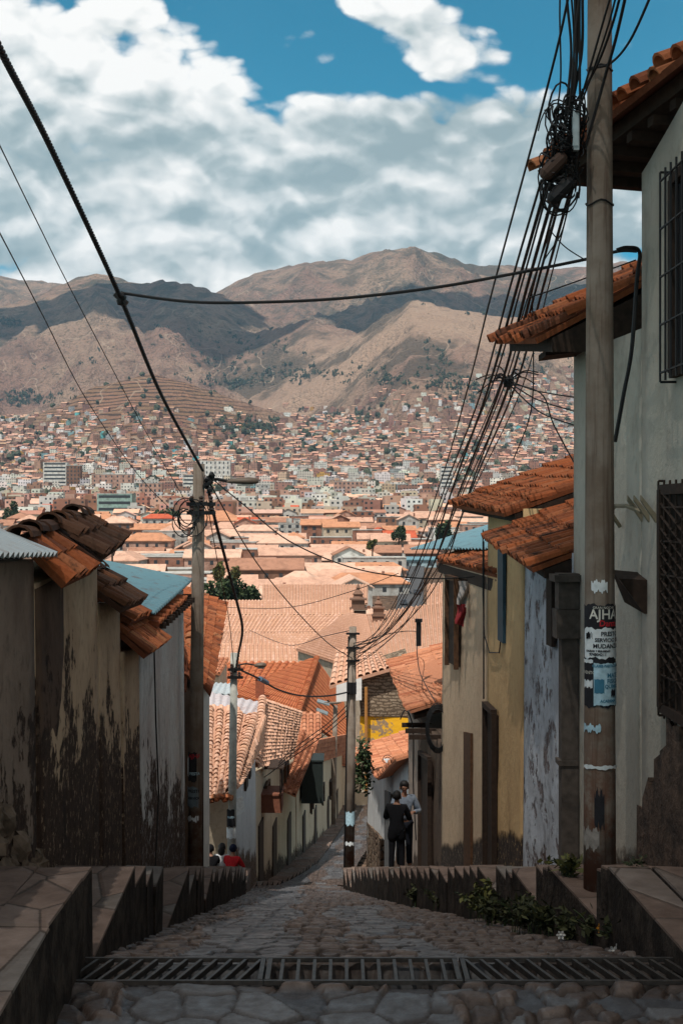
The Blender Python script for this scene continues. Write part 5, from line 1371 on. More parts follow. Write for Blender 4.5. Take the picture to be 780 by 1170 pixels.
# ------------------------------------------------------------------ trees
def leaf_cloud(mb, c, rx, ry, rz, n, size, seed, lumps=9):
    rr = random.Random(seed); L = []
    for i in range(lumps):
        a = rr.uniform(0, 2 * PI); q = rr.uniform(.2, .75); L.append((c[0] + rx * q * math.cos(a), c[1] + ry * q * math.sin(a), c[2] + rz * rr.uniform(-.45, .6), rr.uniform(.28, .5)))
    for i in range(n):
        l = rr.choice(L); v = Vector((rr.gauss(0, 1), rr.gauss(0, 1), rr.gauss(0, 1))).normalized() * (rr.random() ** .35)
        p = Vector((l[0] + v.x * rx * l[3], l[1] + v.y * ry * l[3], l[2] + v.z * rz * l[3] * 1.15))
        a = Vector((rr.gauss(0, 1), rr.gauss(0, 1), rr.gauss(0, .7))).normalized() * size * rr.uniform(.6, 1.3); b = a.cross(Vector((rr.gauss(0, 1), rr.gauss(0, 1), rr.gauss(0, 1)))).normalized() * size * rr.uniform(.35, .7)
        mb.add([p - a, p + b, p + a, p - b], [(0, 1, 2, 3)])
def tree(px, py, d, wpx, hpx, label, mat, seed, n=1500, size=None, group=None, name='tree'):
    w = wpx / F * d; h = hpx / F * d; b = P(px, py, d); gz = min(float(terr(b.x, d, False)), b.z - h * .3)
    root = thing(name, label, 'tree', (b.x, d, gz), group)
    mb = MB(); rr = random.Random(seed)
    mb.tube([(b.x, d, gz - .3), (b.x + .1, d, b.z), (b.x - .05, d + .1, b.z + h * .5)], [w * .05 + .12, w * .04 + .08, .06], 7)
    for k in range(5):
        a = rr.uniform(0, 2 * PI); mb.tube([(b.x, d, b.z + h * .1), (b.x + w * .2 * math.cos(a), d + w * .2 * math.sin(a), b.z + h * .4), (b.x + w * .38 * math.cos(a), d + w * .38 * math.sin(a), b.z + h * rr.uniform(.5, .8))], [w * .02 + .05, .05, .02], 5)
    part('trunk', mb, M_BARK, root)
    mb = MB(); leaf_cloud(mb, (b.x, d, b.z + h * .30), w * .5, w * .42, h * .72, n, size or w * .035, seed); part('crown', mb, mat, root, fix=False)
    return root
G1 = 'dark round trees above the church roof'
tree(251, 696, 226, 46, 39, 'dark leafy tree above the church roof, left one by the pole', M_LEAFD, 1, 3000, .40, G1)
tree(281, 696, 228, 44, 37, 'dark leafy tree above the church roof, right one', M_LEAFD, 2, 3000, .40, G1)
tree(252, 662, 330, 20, 20, 'small olive green tree right of the lamp pole', M_LEAFY, 3, 900, .45)
tree(268, 662, 335, 14, 16, 'smaller olive bush right of the lamp pole', M_LEAFY, 4, 600, .4)
tree(190, 602, 700, 40, 20, 'broad dark tree left of the lamp pole in town', M_LEAFD, 5, 1200, 1.1)
tree(455, 615, 540, 18, 16, 'dark tree between town houses near the cables', M_LEAFD, 6, 900, .7)
tree(508, 612, 520, 24, 20, 'dark tree rising behind the steel blue roof', M_LEAFD, 7, 1000, .7)
tree(12, 598, 690, 26, 26, 'dark tree at the left edge above the pale sheet roof', M_LEAFD, 8, 900, .9)
tree(425, 625, 470, 14, 10, 'olive tree below the white three storey house', M_LEAFY, 9, 600, .5)
tree(128, 616, 300, 16, 12, 'dark bush beyond the mossy tiles on the left', M_LEAFD, 10, 600, .4)
# woods and scrub on the hills
wood = MB(); rr = random.Random(5); pts = []
for (px, py, sx, sy, n) in [(275, 490, 26, 5, 70), (30, 458, 26, 5, 110), (10, 372, 14, 4, 40), (415, 480, 12, 6, 34), (440, 435, 9, 9, 26), (505, 440, 30, 14, 50), (545, 455, 26, 14, 40), (500, 410, 16, 14, 20), (330, 430, 40, 7, 60), (270, 440, 40, 5, 70), (250, 420, 50, 10, 24), (400, 430, 40, 10, 26),
                            (300, 495, 10, 4, 26), (155, 480, 20, 5, 14), (600, 420, 40, 20, 26), (370, 480, 60, 8, 26), (120, 420, 120, 30, 14), (300, 400, 60, 14, 22), (230, 385, 60, 14, 30), (560, 350, 60, 14, 10)]:
    for i in range(n): pts.append((px + rr.gauss(0, sx * .6), py + rr.gauss(0, sy * .6)))
DG = np.arange(1500, 6800, 20.0)
for (px, py) in pts:
    zz = terr(X_(px, DG), DG); yy = 585 - F * zz / DG
    hit = np.nonzero(yy <= py)[0]
    if len(hit) == 0: continue
    d = DG[hit[0]]; x = X_(px, d); z = zz[hit[0]]; h = rr.uniform(5, 14) * (.7 + d / 12000)
    for k in range(7):
        wood.blob((x + rr.gauss(0, 4), d + rr.gauss(0, 6), z + h * (.15 + .14 * k * rr.random())), h * rr.uniform(.10, .24), h * .2, h * rr.uniform(.14, .34), .5, int(x * 3 + k), 6)
# street trees between far houses
for i in range(420):
    d = rr.uniform(1200, 3300); px = rr.uniform(-30, 660); x = X_(px, d); z = float(terr(x, d)); h = rr.uniform(6, 13)
    for k in range(3): wood.blob((x + rr.uniform(-3, 3), d + rr.uniform(-3, 3), z + h * .55 + k), h * rr.uniform(.25, .5), h * .4, h * rr.uniform(.3, .5), .35, i * 3 + k, 6)
struct('woodland', wood, leaf_mat('wood_leaf', (.022, .030, .02), (.06, .07, .04)), kind='stuff')
# ------------------------------------------------------------------ poles, lamps, posters
def text_on_pole(txt, h, zc, ang, root, parent, cx, cy, r, mat, bold=0.0, name='lettering'):
    cu = bpy.data.curves.new('lettering', 'FONT'); cu.body = txt; cu.size = h * (.9 if r < .155 and abs(cy - 12.6) < .1 else 1); cu.align_x = 'CENTER'; cu.align_y = 'CENTER'; cu.offset = bold; cu.resolution_u = 2
    ob = bpy.data.objects.new('lettering', cu); COL.objects.link(ob); dg = bpy.context.evaluated_depsgraph_get()
    me = bpy.data.meshes.new_from_object(ob.evaluated_get(dg)); bpy.data.objects.remove(ob)
    bm = bmesh.new(); bm.from_mesh(me); bpy.data.meshes.remove(me)
    mb = MB(); vs = []
    for v in bm.verts:
        a = -PI / 2 + ang + v.co.x / r; vs.append((cx + r * math.cos(a), cy + r * math.sin(a), zc + v.co.y))
    bm.verts.index_update(); fs = [tuple(v.index for v in f.verts) for f in bm.faces]; bm.free()
    mb.add(vs, fs, .5); return part(name, mb, mat, root, parent=parent, fix=False)
def poster(root, cx, cy, r, a0, a1, z0, z1, mat, seed=0, ragged=.012, label=None):
    rr = random.Random(seed); n = 22; mb = MB(); vs = []; ph = seed * 1.7
    for i in range(n + 1):
        a = -PI / 2 + a0 + (a1 - a0) * i / n
        for z, s in ((z0, ph), (z1, ph + 2)): vs.append((cx + r * math.cos(a), cy + r * math.sin(a), z + ragged * (.7 * math.sin(i * .7 + s) + .45 * math.sin(i * 1.9 + 2 * s))))
    mb.add(vs, [(2 * i, 2 * i + 2, 2 * i + 3, 2 * i + 1) for i in range(n)], .5)
    return part('poster', mb, mat, root, label=label, fix=False)
# near pole
d = 12.6; cx = X_(684.5, d); cy = d; zb = -3.46
rp = thing('utility_pole', 'thick weathered concrete pole covered in posters, nearest on the right', 'utility pole', (cx, cy, zb))
mb = MB(); mb.lathe((cx, cy, zb), [(.145, 0), (.143, .8), (.136, 2.0), (.131, 3.2), (.119, 5.6), (.103, 9.1), (.097, 9.8)], 28); part('shaft', mb, M_POLE, rp, smooth=True)
rad = .138
def zz(py): return Z_(py, 12.6 - .13)
b1 = poster(rp, cx, cy, rad + .004, -1.45, 1.45, zz(808), zz(691), M_PAPERB, 1, .015, 'black poster with pale and red lettering')
text_on_pole('AJHA', .135, zz(702.5), .12, rp, b1, cx, cy, rad + .0075, M_INKW, .002); text_on_pole('Danza', .085, zz(712.5), .45, rp, b1, cx, cy, rad + .0075, M_INKR, .002)
text_on_pole('GRAN NOCHE', .035, zz(694.5), .1, rp, b1, cx, cy, rad + .0075, M_INKW)
b2 = poster(rp, cx, cy, rad + .0085, -1.3, 1.4, zz(752), zz(718), M_PAPERW, 2, .014, 'white poster with black lettering')
for t, y, a, h in (('PRESTO', 724.5, .52, .060), ('SERVICIO DE', 731.5, .42, .052), ('MUDANZAS', 738.5, .40, .060), ('CALIDAD Y SEGURIDAD', 744, -.3, .024), ('974804211', 748, -.3, .04)): text_on_pole(t, h, zz(y), a, rp, b2, cx, cy, rad + .0115, M_INKB, .0015)
mb = MB()
for k in range(5): mb.box((cx - .125 + .012 * k, cy - rad + .066 - .012 * k * .62 - .012, zz(727) + .012 * (k % 2)), (.02, .012, .05))
part('emblem', mb, M_INKB, rp, parent=b2)
b3 = poster(rp, cx, cy, rad + .009, -.55, 1.38, zz(806), zz(758), M_PAPERC, 3, .006, 'pale blue leaflet with dark lettering')
for t, y, a, h in (('CLASES PARTICULARES', 761, .42, .034), ('MATE', 772, .75, .062), ('FISICA', 778.5, .75, .058), ('QUIMICA', 784.5, .75, .05), ('ACADEMIA', 801, .4, .036)): text_on_pole(t, h, zz(y), a, rp, b3, cx, cy, rad + .012, M_INKC, .0015)
pb = poster(rp, cx, cy, rad + .0115, -.5, .1, zz(792), zz(776), M_INKC, 4, .004)
pb = poster(rp, cx, cy, rad + .012, .55, .95, zz(796), zz(788), M_INKB, 5, .012)
poster(rp, cx, cy, rad + .0085, -1.35, -.62, zz(786), zz(778), M_PAPERW, 6, .01); b4 = poster(rp, cx, cy, rad + .0065, -1.4, -.6, zz(758), zz(754), M_PAPERW, 7, .004)
text_on_pole('EVENTO', .045, zz(769), -.95, rp, b1, cx, cy, rad + .0075, M_INKW)
poster(rp, cx, cy, rad - .001, -.75, .35, zz(676), zz(664), M_PAPERW, 8, .02); poster(rp, cx, cy, rad + .010, -1.4, 1.3, zz(879), zz(875), M_PAPERW, 9, .008)
poster(rp, cx, cy, rad + .0095, -1.4, -.1, zz(836), zz(829), M_PAPERC, 10, .02); poster(rp, cx, cy, rad + .012, -1.4, -.2, zz(970), zz(948), plain('faded_paper', (.26, .24, .22), .85, .1, 0, .4, 18), 11, .03)
poster(rp, cx, cy, rad + .011, -.5, .1, zz(945), zz(905), M_PAPERB, 12, .05)
for y in (75, 230): 
    mb = MB(); z = zz(y); r_ = .109 if y < 100 else .117
    mb.tube([(cx + r_ * 1.03 * math.cos(a), cy + r_ * 1.03 * math.sin(a), z + .02 * math.sin(a * 3)) for a in np.linspace(0, 2 * PI, 20)], .010, 5, caps=False); part('steel_band', mb, M_IRON, rp)
def small_pole(px_t, py_t, px_b, zbase, d, r0, r1, mat, label, name='utility_pole'):
    a = Vector((X_(px_b, d), d, zbase)); b = P(px_t, py_t, d)
    root = thing(name, label, 'utility pole', tuple(a)); mb = MB(); mb.tube([a, a.lerp(b, .5), b], [r0, (r0 + r1) / 2, r1], 14); part('shaft', mb, mat, root, smooth=True); return root, a, b
def street_lamp(root, p0, p1, hx, hy, d, L, r=.03):
    mb = MB(); mb.tube([p0, (p0 + p1) / 2 + Vector((0, 0, .04)), p1], r, 6); arm = part('lamp_arm', mb, M_IRON, root)
    mb = MB(); c = P(hx, hy, d); n = 8; vs = []
    prof = [(0, .03, .02), (.1, .07, .045), (.3, .10, .07), (.7, .11, .085), (.92, .09, .07), (1, .03, .03)]
    for u, w, h in prof:
        for k in range(n): a = 2 * PI * k / n; vs.append((c.x - L / 2 + L * u, c.y + w * math.cos(a), c.z + h * math.sin(a) * (1 if math.sin(a) > 0 else .55)))
    fs = [(i * n + k, i * n + (k + 1) % n, (i + 1) * n + (k + 1) % n, (i + 1) * n + k) for i in range(len(prof) - 1) for k in range(n)] + [tuple(range(n)), tuple(range((len(prof) - 1) * n, len(prof) * n))]
    mb.add(vs, fs); part('lamp_head', mb, M_LAMP, root, parent=arm, smooth=True)
    mb = MB(); mb.box((c.x + L * .08, c.y, c.z - .06), (L * .5, .13, .03)); part('lamp_glass', mb, plain('lamp_glass', (.4, .38, .33), .3, .5), root, parent=arm)
def crossarm(root, p, w, mat=M_IRON, ins=3):
    mb = MB(); mb.box(p, (w, .07, .07)); arm = part('crossarm', mb, mat, root)
    for k in range(ins):
        m = MB(); m.lathe((p[0] - w / 2 + w * (k + .5) / ins, p[1], p[2] + .03), [(.02, 0), (.045, .03), (.03, .06), (.045, .09), (.02, .12)], 8); part('insulator', m, plain('brown_glaze', (.05, .025, .018), .3, .5), root, parent=arm)
# lamp pole on the left
dl = 25.5
r1, a1, t1 = small_pole(227.5, 530, 222.5, zs(25.6) - .45, dl, .135, .105, M_POLE, 'tall grey lamp pole with looped cables in front of the left houses')
street_lamp(r1, P(231, 549, dl), P(266, 551, dl - .1), 277.5, 550.5, dl - .1, .58)
for y in (576, 586): crossarm(r1, P(230, y, dl - .13), .52)
mb = MB(); rr = random.Random(3)
for k in range(6):
    c = P(214 + rr.uniform(-4, 6), 592 + rr.uniform(-8, 8), dl - .2); mb.tube([(c.x + (.12 + .03 * k) * math.cos(a), c.y + .03 * math.sin(2 * a), c.z + (.14 + .04 * k) * math.sin(a)) for a in np.linspace(0, 2 * PI, 16)], .011, 5, caps=False)
solo('cable_loop', mb, M_CABLE, 'loops of spare cable hung on the left lamp pole', 'cable loops')
mb = MB()
for k in range(5):
    q = P(238 + rr.uniform(-4, 6), 543 + 4 * k, dl - .1); mb.blob(q, .055, .05, .06, .3, k, 7)
solo('cable_clamp', mb, M_IRON, 'black clamps where the cables meet the left lamp pole', 'cable clamp')
rl = .128
q1 = poster(r1, a1.x + .01, dl, rl, -1.4, 1.4, Z_(893, 25.4), Z_(860, 25.4), M_PAPERB, 21, .02, 'black poster'); text_on_pole('AJHA', .11, Z_(864, 25.4), 0, r1, q1, a1.x + .01, dl, rl + .005, M_INKR, .002)
text_on_pole('FIESTA', .07, Z_(884, 25.4), 0, r1, q1, a1.x + .01, dl, rl + .005, M_PAPERC, .002)
q2 = poster(r1, a1.x + .005, dl, rl + .004, -1.3, 1.3, Z_(922, 25.4), Z_(899, 25.4), plain('grey_blue_paper', (.15, .2, .23), .8), 22, .02, 'grey blue poster')
text_on_pole('PRESTO', .075, Z_(904, 25.4), 0, r1, q2, a1.x + .005, dl, rl + .008, M_INKB, .002); text_on_pole('SERVICIO', .06, Z_(912, 25.4), 0, r1, q2, a1.x + .005, dl, rl + .008, M_INKB, .002)
poster(r1, a1.x + .005, dl, rl + .004, -1.4, 1.2, Z_(938, 25.4), Z_(933, 25.4), M_PAPERW, 23, .03); poster(r1, a1.x + .005, dl, rl + .006, -1.5, -.9, Z_(886, 25.4), Z_(866, 25.4), M_PAPERW, 24, .04)
# thin white pole with its lamp
d2 = 36.5
r2, a2, t2 = small_pole(267.5, 746, 264, zr(36.5) - .4, d2, .12, .09, M_POLEP, 'thin white painted pole with a small lamp beside the seated people')
street_lamp(r2, P(270, 760, d2), P(292, 760, d2), 297, 760.5, d2, .32, .022)
for y in (765, 774): crossarm(r2, P(269, y, d2 - .12), .4, M_IRON, 2)
q3 = poster(r2, a2.x + .01, d2, .122, -1.4, 1.4, Z_(945, 36.4), Z_(925, 36.4), M_PAPERB, 31, .02); text_on_pole('FIESTA', .07, Z_(934, 36.4), 0, r2, q3, a2.x + .01, d2, .126, M_PAPERC, .003)
poster(r2, a2.x + .01, d2, .126, -1.3, 1.4, Z_(958, 36.4), Z_(946, 36.4), M_PAPERW, 32, .02)
mb = MB(); v = P(270, 932, 36.3); mb.add([v, v + Vector((.22, .05, .1)), v + Vector((.18, .08, .5)), v + Vector((.0, .02, .42)), v + Vector((0, .012, 0)), v + Vector((.22, .062, .1)), v + Vector((.18, .092, .5)), v + Vector((0, .032, .42))], [(0, 1, 2, 3), (7, 6, 5, 4), (0, 4, 5, 1), (1, 5, 6, 2), (2, 6, 7, 3), (3, 7, 4, 0)]); part('loose_flyer', mb, M_PAPERW, r2)
# middle pole by the couple
d3 = 43.5
r3, a3, t3 = small_pole(403, 716, 399, zs(43.5) - .3, d3, .15, .115, M_POLE, 'middle pole with dark rusty foot left of the white wall')
mb = MB(); c = P(401.5, 786, d3 - .05); mb.box(c, (.3, .3, .36)); part('junction_box', mb, M_IRON, r3)
for y in (724, 740, 755): 
    mb = MB(); mb.box(P(403, y, d3 - .12), (.42, .08, .06)); part('bracket', mb, M_IRON, r3)
poster(r3, a3.x + .03, d3, .152, -1.3, 1.3, Z_(942, d3), Z_(927, d3), M_PAPERC, 41, .04); poster(r3, a3.x + .02, d3, .153, -1.3, .9, Z_(965, d3), Z_(961, d3), M_PAPERW, 42, .03)
mb = MB(); mb.tube([(t3.x - .13, d3 - .02, t3.z - .3), (a3.x - .17, d3 - .02, a3.z)], .025, 5); part('conduit', mb, M_IRON, r3)
# far pole in the shaded lane
r4, a4, t4 = small_pole(383, 806, 380, zr(96) - .3, 96, .2, .15, M_POLE, 'farthest grey pole standing in the shaded end of the street')
street_lamp(r4, P(384, 810, 96), P(374, 800, 95.5), 380, 803, 95.6, 1.2, .05)
# chimney pipe on the salmon roof
mb = MB(); p = P(478, 738, 36); mb.tube([p, P(478, 710, 36)], .07, 8); mb.tube([P(478, 711, 36), P(478, 707, 36)], .10, 8); solo('vent_pipe', mb, M_IRON, 'thin black vent pipe above the salmon tile roof', 'vent pipe')
# ------------------------------------------------------------------ cables
def smooth_path(pts, n=10):
    pts = [Vector(p) for p in pts]; out = []
    for i in range(len(pts) - 1):
        p0 = pts[max(i - 1, 0)]; p1 = pts[i]; p2 = pts[i + 1]; p3 = pts[min(i + 2, len(pts) - 1)]
        for k in range(n):
            t = k / n; out.append(.5 * ((2 * p1) + (p2 - p0) * t + (2 * p0 - 5 * p1 + 4 * p2 - p3) * t * t + (3 * p1 - p0 - 3 * p2 + p3) * t ** 3))
    return out + [pts[-1]]
def cable(label, pts, r, twist=0, group=None, name='cable', n=8):
    path = smooth_path([P(*p) for p in pts], n); mb = MB()
    if twist:
        L = [0]
        for i in range(1, len(path)): L.append(L[-1] + (path[i] - path[i - 1]).length)
        fine = []
        m = int(L[-1] / (twist / 6))
        for i in range(m + 1):
            s = L[-1] * i / m; k = max(0, np.searchsorted(L, s) - 1); f = (s - L[k]) / max(1e-6, L[k + 1] - L[k]) if k + 1 < len(L) else 0
            fine.append(path[k].lerp(path[min(k + 1, len(path) - 1)], f))
        for st in range(3):
            q = []
            for i, p in enumerate(fine):
                a = 2 * PI * (i / 6.0) + 2 * PI * st / 3; q.append(p + Vector((math.cos(a), .3 * math.sin(a), math.sin(a) * .7)) * r * .95)
            mb.tube(q, r * .72, 5)
    else: mb.tube(path, r, 6)
    return solo(name, mb, M_CABLE, label, 'cable', group)
cable('thick twisted black cable swinging down to the left lamp pole', [(-60, -80, 7.2), (0, 55, 8.6), (60, 172, 11), (138, 340, 15), (185, 452, 20), (232, 538, 25.4)], .017, .22)
mb = MB(); p = P(139, 341, 15); mb.blob(p, .06, .05, .07, .3, 1, 8); mb.tube([p + Vector((-.07, 0, .05)), p + Vector((.06, 0, -.06))], .03, 6); solo('splice_clamp', mb, M_IRON, 'black splice clamp where the level cable leaves the twisted one', 'cable clamp')
cable('level black cable crossing the hills to the near pole', [(140, 335, 15), (220, 345, 14.8), (310, 345, 14.6), (400, 340, 14.4), (500, 328, 14.2), (590, 312, 14), (670, 296, 13.85), (706, 287, 13.6), (727, 287, 13.5)], .016)
cable('upper thin wire across the hills at far left', [(-30, 105, 10), (0, 166, 11), (45, 258, 13.5), (85, 338, 16), (165, 490, 21.5), (214, 576, 25.3)], .006)
cable('lower thin wire across the hills at far left', [(-30, 210, 10), (0, 266, 11), (50, 362, 14), (100, 458, 18), (160, 545, 22.5), (206, 592, 25.2)], .006)
cable('drooping black cable from lamp pole to the sand coloured house', [(240, 545, 25.4), (280, 578, 25.2), (330, 618, 25), (400, 648, 25), (470, 660, 25), (530, 660, 25.4), (556, 655, 25.6)], .012)
cable('heavy drop cable from lamp pole to thin white pole', [(236, 548, 25.4), (245, 590, 27), (258, 640, 30), (270, 685, 32), (277, 718, 34.5), (273, 745, 36.2), (269, 768, 36.4)], .022, .3)
cable('black cable from lamp pole down to the middle pole', [(240, 552, 25.4), (268, 603, 27), (300, 652, 31), (340, 700, 36), (375, 735, 41), (402, 752, 43.4)], .013)
cable('thin cable dropping in front of the church to the thin pole', [(236, 572, 25.4), (243, 610, 28), (252, 660, 32), (262, 710, 35), (267, 762, 36.4)], .010)
cable('sagging heavy cable from thin white pole to middle pole', [(269, 763, 36.4), (295, 775, 38), (318, 788, 39.5), (345, 795, 41), (375, 795, 42.5), (401, 790, 43.4)], .026)
mb = MB(); q0 = P(297, 775.5, 38.1); q1 = P(305, 780, 38.7); mb.tube([q0, q1], .07, 8); solo('cable_sleeve', mb, plain('blue_sleeve', (.10, .16, .24), .5), 'blue grey sleeve on the sagging cable over the roofs', 'cable sleeve')
for k, (a, b_, c) in enumerate(((302, 888, 50), (308, 884, 51), (312, 879, 52))): cable(['lowest', 'middle', 'highest'][k] + ' of three drop wires from the hipped roof to the middle pole', [(a, b_, c), (330, 868 - 4 * k, 49), (352, 853 - 5 * k, 47), (375, 836 - 5 * k, 45), (399, 815 - 6 * k, 43.6)], .016)
cable('faint wire from church side to the middle pole top', [(285, 720, 60), (330, 737, 56), (370, 727, 50), (402, 720, 43.5)], .012)
cable('faint wire crossing the church roofs to the cables on the right', [(205, 690, 48), (260, 694, 46), (330, 694, 44), (400, 676, 42), (455, 655, 40)], .010)
cable('wire looping from salmon roof to the peach slope', [(400, 740, 43.5), (440, 725, 42), (476, 722, 40), (476, 742, 36), (480, 770, 34), (497, 802, 31)], .012)
# the bundle between the near pole and the middle pole
BT = [(618, 206), (624, 210), (629, 203), (634, 214), (639, 218), (643, 212), (648, 206), (652, 214), (656, 208), (636, 224)]
VIA = [(548, 452), (556, 448), (562, 440), (570, 446), (576, 440), (582, 436), (566, 452), (588, 442), (594, 448), (578, 452)]
MID = [(468, 668), (478, 672), (474, 650), (486, 664), (492, 650), (498, 668), (460, 690), (505, 640), (480, 690), (470, 700)]
WHO = ['outermost', 'second', 'third', 'fourth', 'fifth', 'sixth', 'seventh', 'eighth', 'ninth', 'innermost']
order = sorted(range(10), key=lambda i: VIA[i][0])
for k, i in enumerate(order):
    a, v, m = BT[i], VIA[i], MID[i]; r = [.012, .017, .011, .018, .010, .014, .008, .015, .008, .010][i]
    cable(WHO[k] + ' from the left in the sagging cable bundle beside the near pole', [(a[0], a[1], 12.5), ((a[0] + v[0]) / 2 - 1 + (i % 3), (a[1] + v[1]) / 2, 15.2 + .1 * i), (v[0], v[1], 19 + .2 * i), ((v[0] + m[0]) / 2 - 1, (v[1] + m[1]) / 2, 25), (m[0], m[1], 32), ((m[0] + 405) / 2 - 3, (m[1] + 752) / 2 + 14, 38), (404, 735 + 3 * i, 43.4)], r, 0, 'cables of the bundle beside the near pole')
cable('single straight cable left of the bundle, running to the top edge', [(655, -60, 10.8), (648, 0, 11.2), (620, 118, 12.6), (560, 340, 17), (535, 440, 20.5), (500, 560, 26), (455, 680, 34), (420, 735, 40), (404, 748, 43.4)], .011)
UP = [(646, -70, 652, 60, 640, 195), (650, -70, 655, 40, 646, 200), (655, -70, 658, 70, 650, 190), (659, -70, 660, 50, 636, 205), (663, -70, 662, 90, 655, 210), (666, -70, 664, 60, 645, 185), (642, -70, 640, 90, 630, 200), (668, -70, 650, 120, 626, 206)]
for k, (x0, y0, x1, y1, x2, y2) in enumerate(UP): cable(['first', 'second', 'third', 'fourth', 'fifth', 'sixth', 'seventh', 'eighth'][k] + ' upright cable left of the near pole above the tangle', [(x0, y0, 12.0), ((x0 + x1) / 2 - 2 + k % 3, (y0 + y1) / 2, 12.15), (x1, y1, 12.3), ((x1 + x2) / 2 + 3 * math.sin(k * 2), (y1 + y2) / 2, 12.4), (x2, y2, 12.5)], [.012, .009, .014, .01, .011, .013, .008, .009][k], 0, 'upright cables above the tangle')
OV = [(722, -40, 704, 40, 690, 90, 668, 170), (716, -40, 700, 25, 680, 78, 655, 120), (712, -40, 694, 30, 672, 95, 648, 160), (745, -10, 720, 45, 697, 72, 672, 78), (708, -40, 690, 20, 664, 110, 650, 150)]
for k, o in enumerate(OV): cable(['first', 'second', 'third', 'lowest', 'last'][k] + ' cable crossing in front of the near pole from the upper right', [(o[0], o[1], 11.2), (o[2], o[3], 11.9), (o[4], o[5], 12.36), (o[6], o[7], 12.5)], [.014, .012, .009, .012, .010][k], 0, 'cables crossing the near pole top')
mb = MB(); rr = random.Random(12)
for k in range(75):
    u = rr.random(); c = P(646 - 12 * u + rr.uniform(-8, 12), 125 + 95 * u + rr.uniform(-6, 6), 12.42 + rr.uniform(-.12, .12)); ra = rr.uniform(.05, .17); rb = ra * rr.uniform(.5, 1.6); ph = rr.uniform(0, 6); ar = rr.uniform(2.5, 6)
    mb.tube([(c.x + ra * math.cos(ph + a), c.y + .1 * math.sin(a * 2 + ph), c.z + rb * math.sin(ph + a)) for a in np.linspace(0, ar, 14)], rr.uniform(.005, .010), 5)
for k in range(12):
    c = P(640 + rr.uniform(-14, 16), 195 + rr.uniform(-14, 18), 12.36); e = P(640 + rr.uniform(-22, 24), 215 + rr.uniform(-40, 32), 12.4); mb.tube(smooth_path([c, (c + e) / 2 + Vector((rr.uniform(-.12, .12), 0, rr.uniform(-.12, .05))), e], 6), .007, 5)
solo('cable_tangle', mb, M_CABLE, 'dense tangle of black loops hung on the left of the near pole', 'cable tangle')
for (px, py, w, h, m, lb) in ((657, 150, .055, .34, plain('pale_grey_box', (.30, .36, .38), .6), 'slim pale grey connection box inside the cable tangle'), ):
    mb = MB(); c = P(px, py, 12.3); mb.box(c, (w, .06, h)); mb.box((c.x, c.y - .034, c.z), (w * .7, .01, h * .8)); solo('connection_box', mb, m, lb, 'connection box')
for (px, py, ang, lb) in ((640, 218, .5, 'fat black splice tube under the cable tangle'), (632, 190, .4, 'rust brown splice tube inside the cable tangle')):
    mb = MB(); c = P(px, py, 12.3); mb.tube([c + Vector((-.10, 0, -.10)), c + Vector((-.07, 0, -.07)), c + Vector((.07, 0, .07)), c + Vector((.1, 0, .1))], [.03, .065, .065, .03], 10); solo('splice_tube', mb, M_IRON if px > 635 else plain('rust_brown', (.05, .028, .02), .8), lb, 'splice tube')
# service drops
for k, pts in enumerate([[(580, 434, 19.3), (610, 446, 18.5), (656, 454, 17.0)], [(580, 436, 19.3), (612, 456, 18.4), (656, 470, 17.0)], [(580, 438, 19.3), (615, 470, 18.4), (656, 486, 17.0)], [(582, 438, 19.3), (618, 450, 18.6), (632, 485, 18.6), (655, 528, 18.5)]]):
    cable(['highest', 'second', 'third', 'lowest'][k] + ' of the service wires from the bundle knot to the beige house', pts, .010, 0, 'service wires at the knot')
mb = MB(); 
for k in range(16):
    c = P(580, 436, 19.3); a = rr.uniform(0, 6.28); L = rr.uniform(.15, .5); e = c + Vector((L * math.cos(a), rr.uniform(-.1, .1), L * .6 * math.sin(a))); mb.tube(smooth_path([c, (c + e) / 2 + Vector((0, 0, .08)), e], 5), .009, 5)
mb.blob(P(580, 436, 19.3), .07, .07, .08, .3, 4, 8)
solo('cable_knot', mb, M_CABLE, 'knot of tied cable ends half way down the bundle', 'cable knot')
cable('loose wire hanging from the orange eave in a long curve', [(607, 330, 16.5), (609, 400, 17), (606, 470, 17.3), (586, 525, 17.5)], .008)
cable('wire descending from the near pole to the hillside houses', [(648, 238, 12.5), (640, 268, 12.8), (620, 300, 13.4), (612, 330, 14)], .007)
cable('thin wire from the tangle to the level cable', [(627, 262, 12.9), (645, 282, 13.3), (668, 297, 13.7)], .006)
cable('second thin wire rising to the beige house corner', [(604, 340, 14), (640, 328, 13.8), (690, 310, 13.7), (726, 297, 13.55)], .007)
cable('black conduit bent down the beige house corner beside the near pole', [(704, 286, 13.3), (716, 283, 13.3), (730, 288, 13.35), (727, 320, 13.4), (721, 400, 13.4), (712, 450, 13.4), (702, 505, 13.45)], .020)
cable('black cable loop hanging on the salmon roofed house front', [(457, 822, 33), (462, 812, 33), (468, 818, 33), (472, 840, 33.2), (472, 900, 33.5), (475, 960, 33.6)], .016)
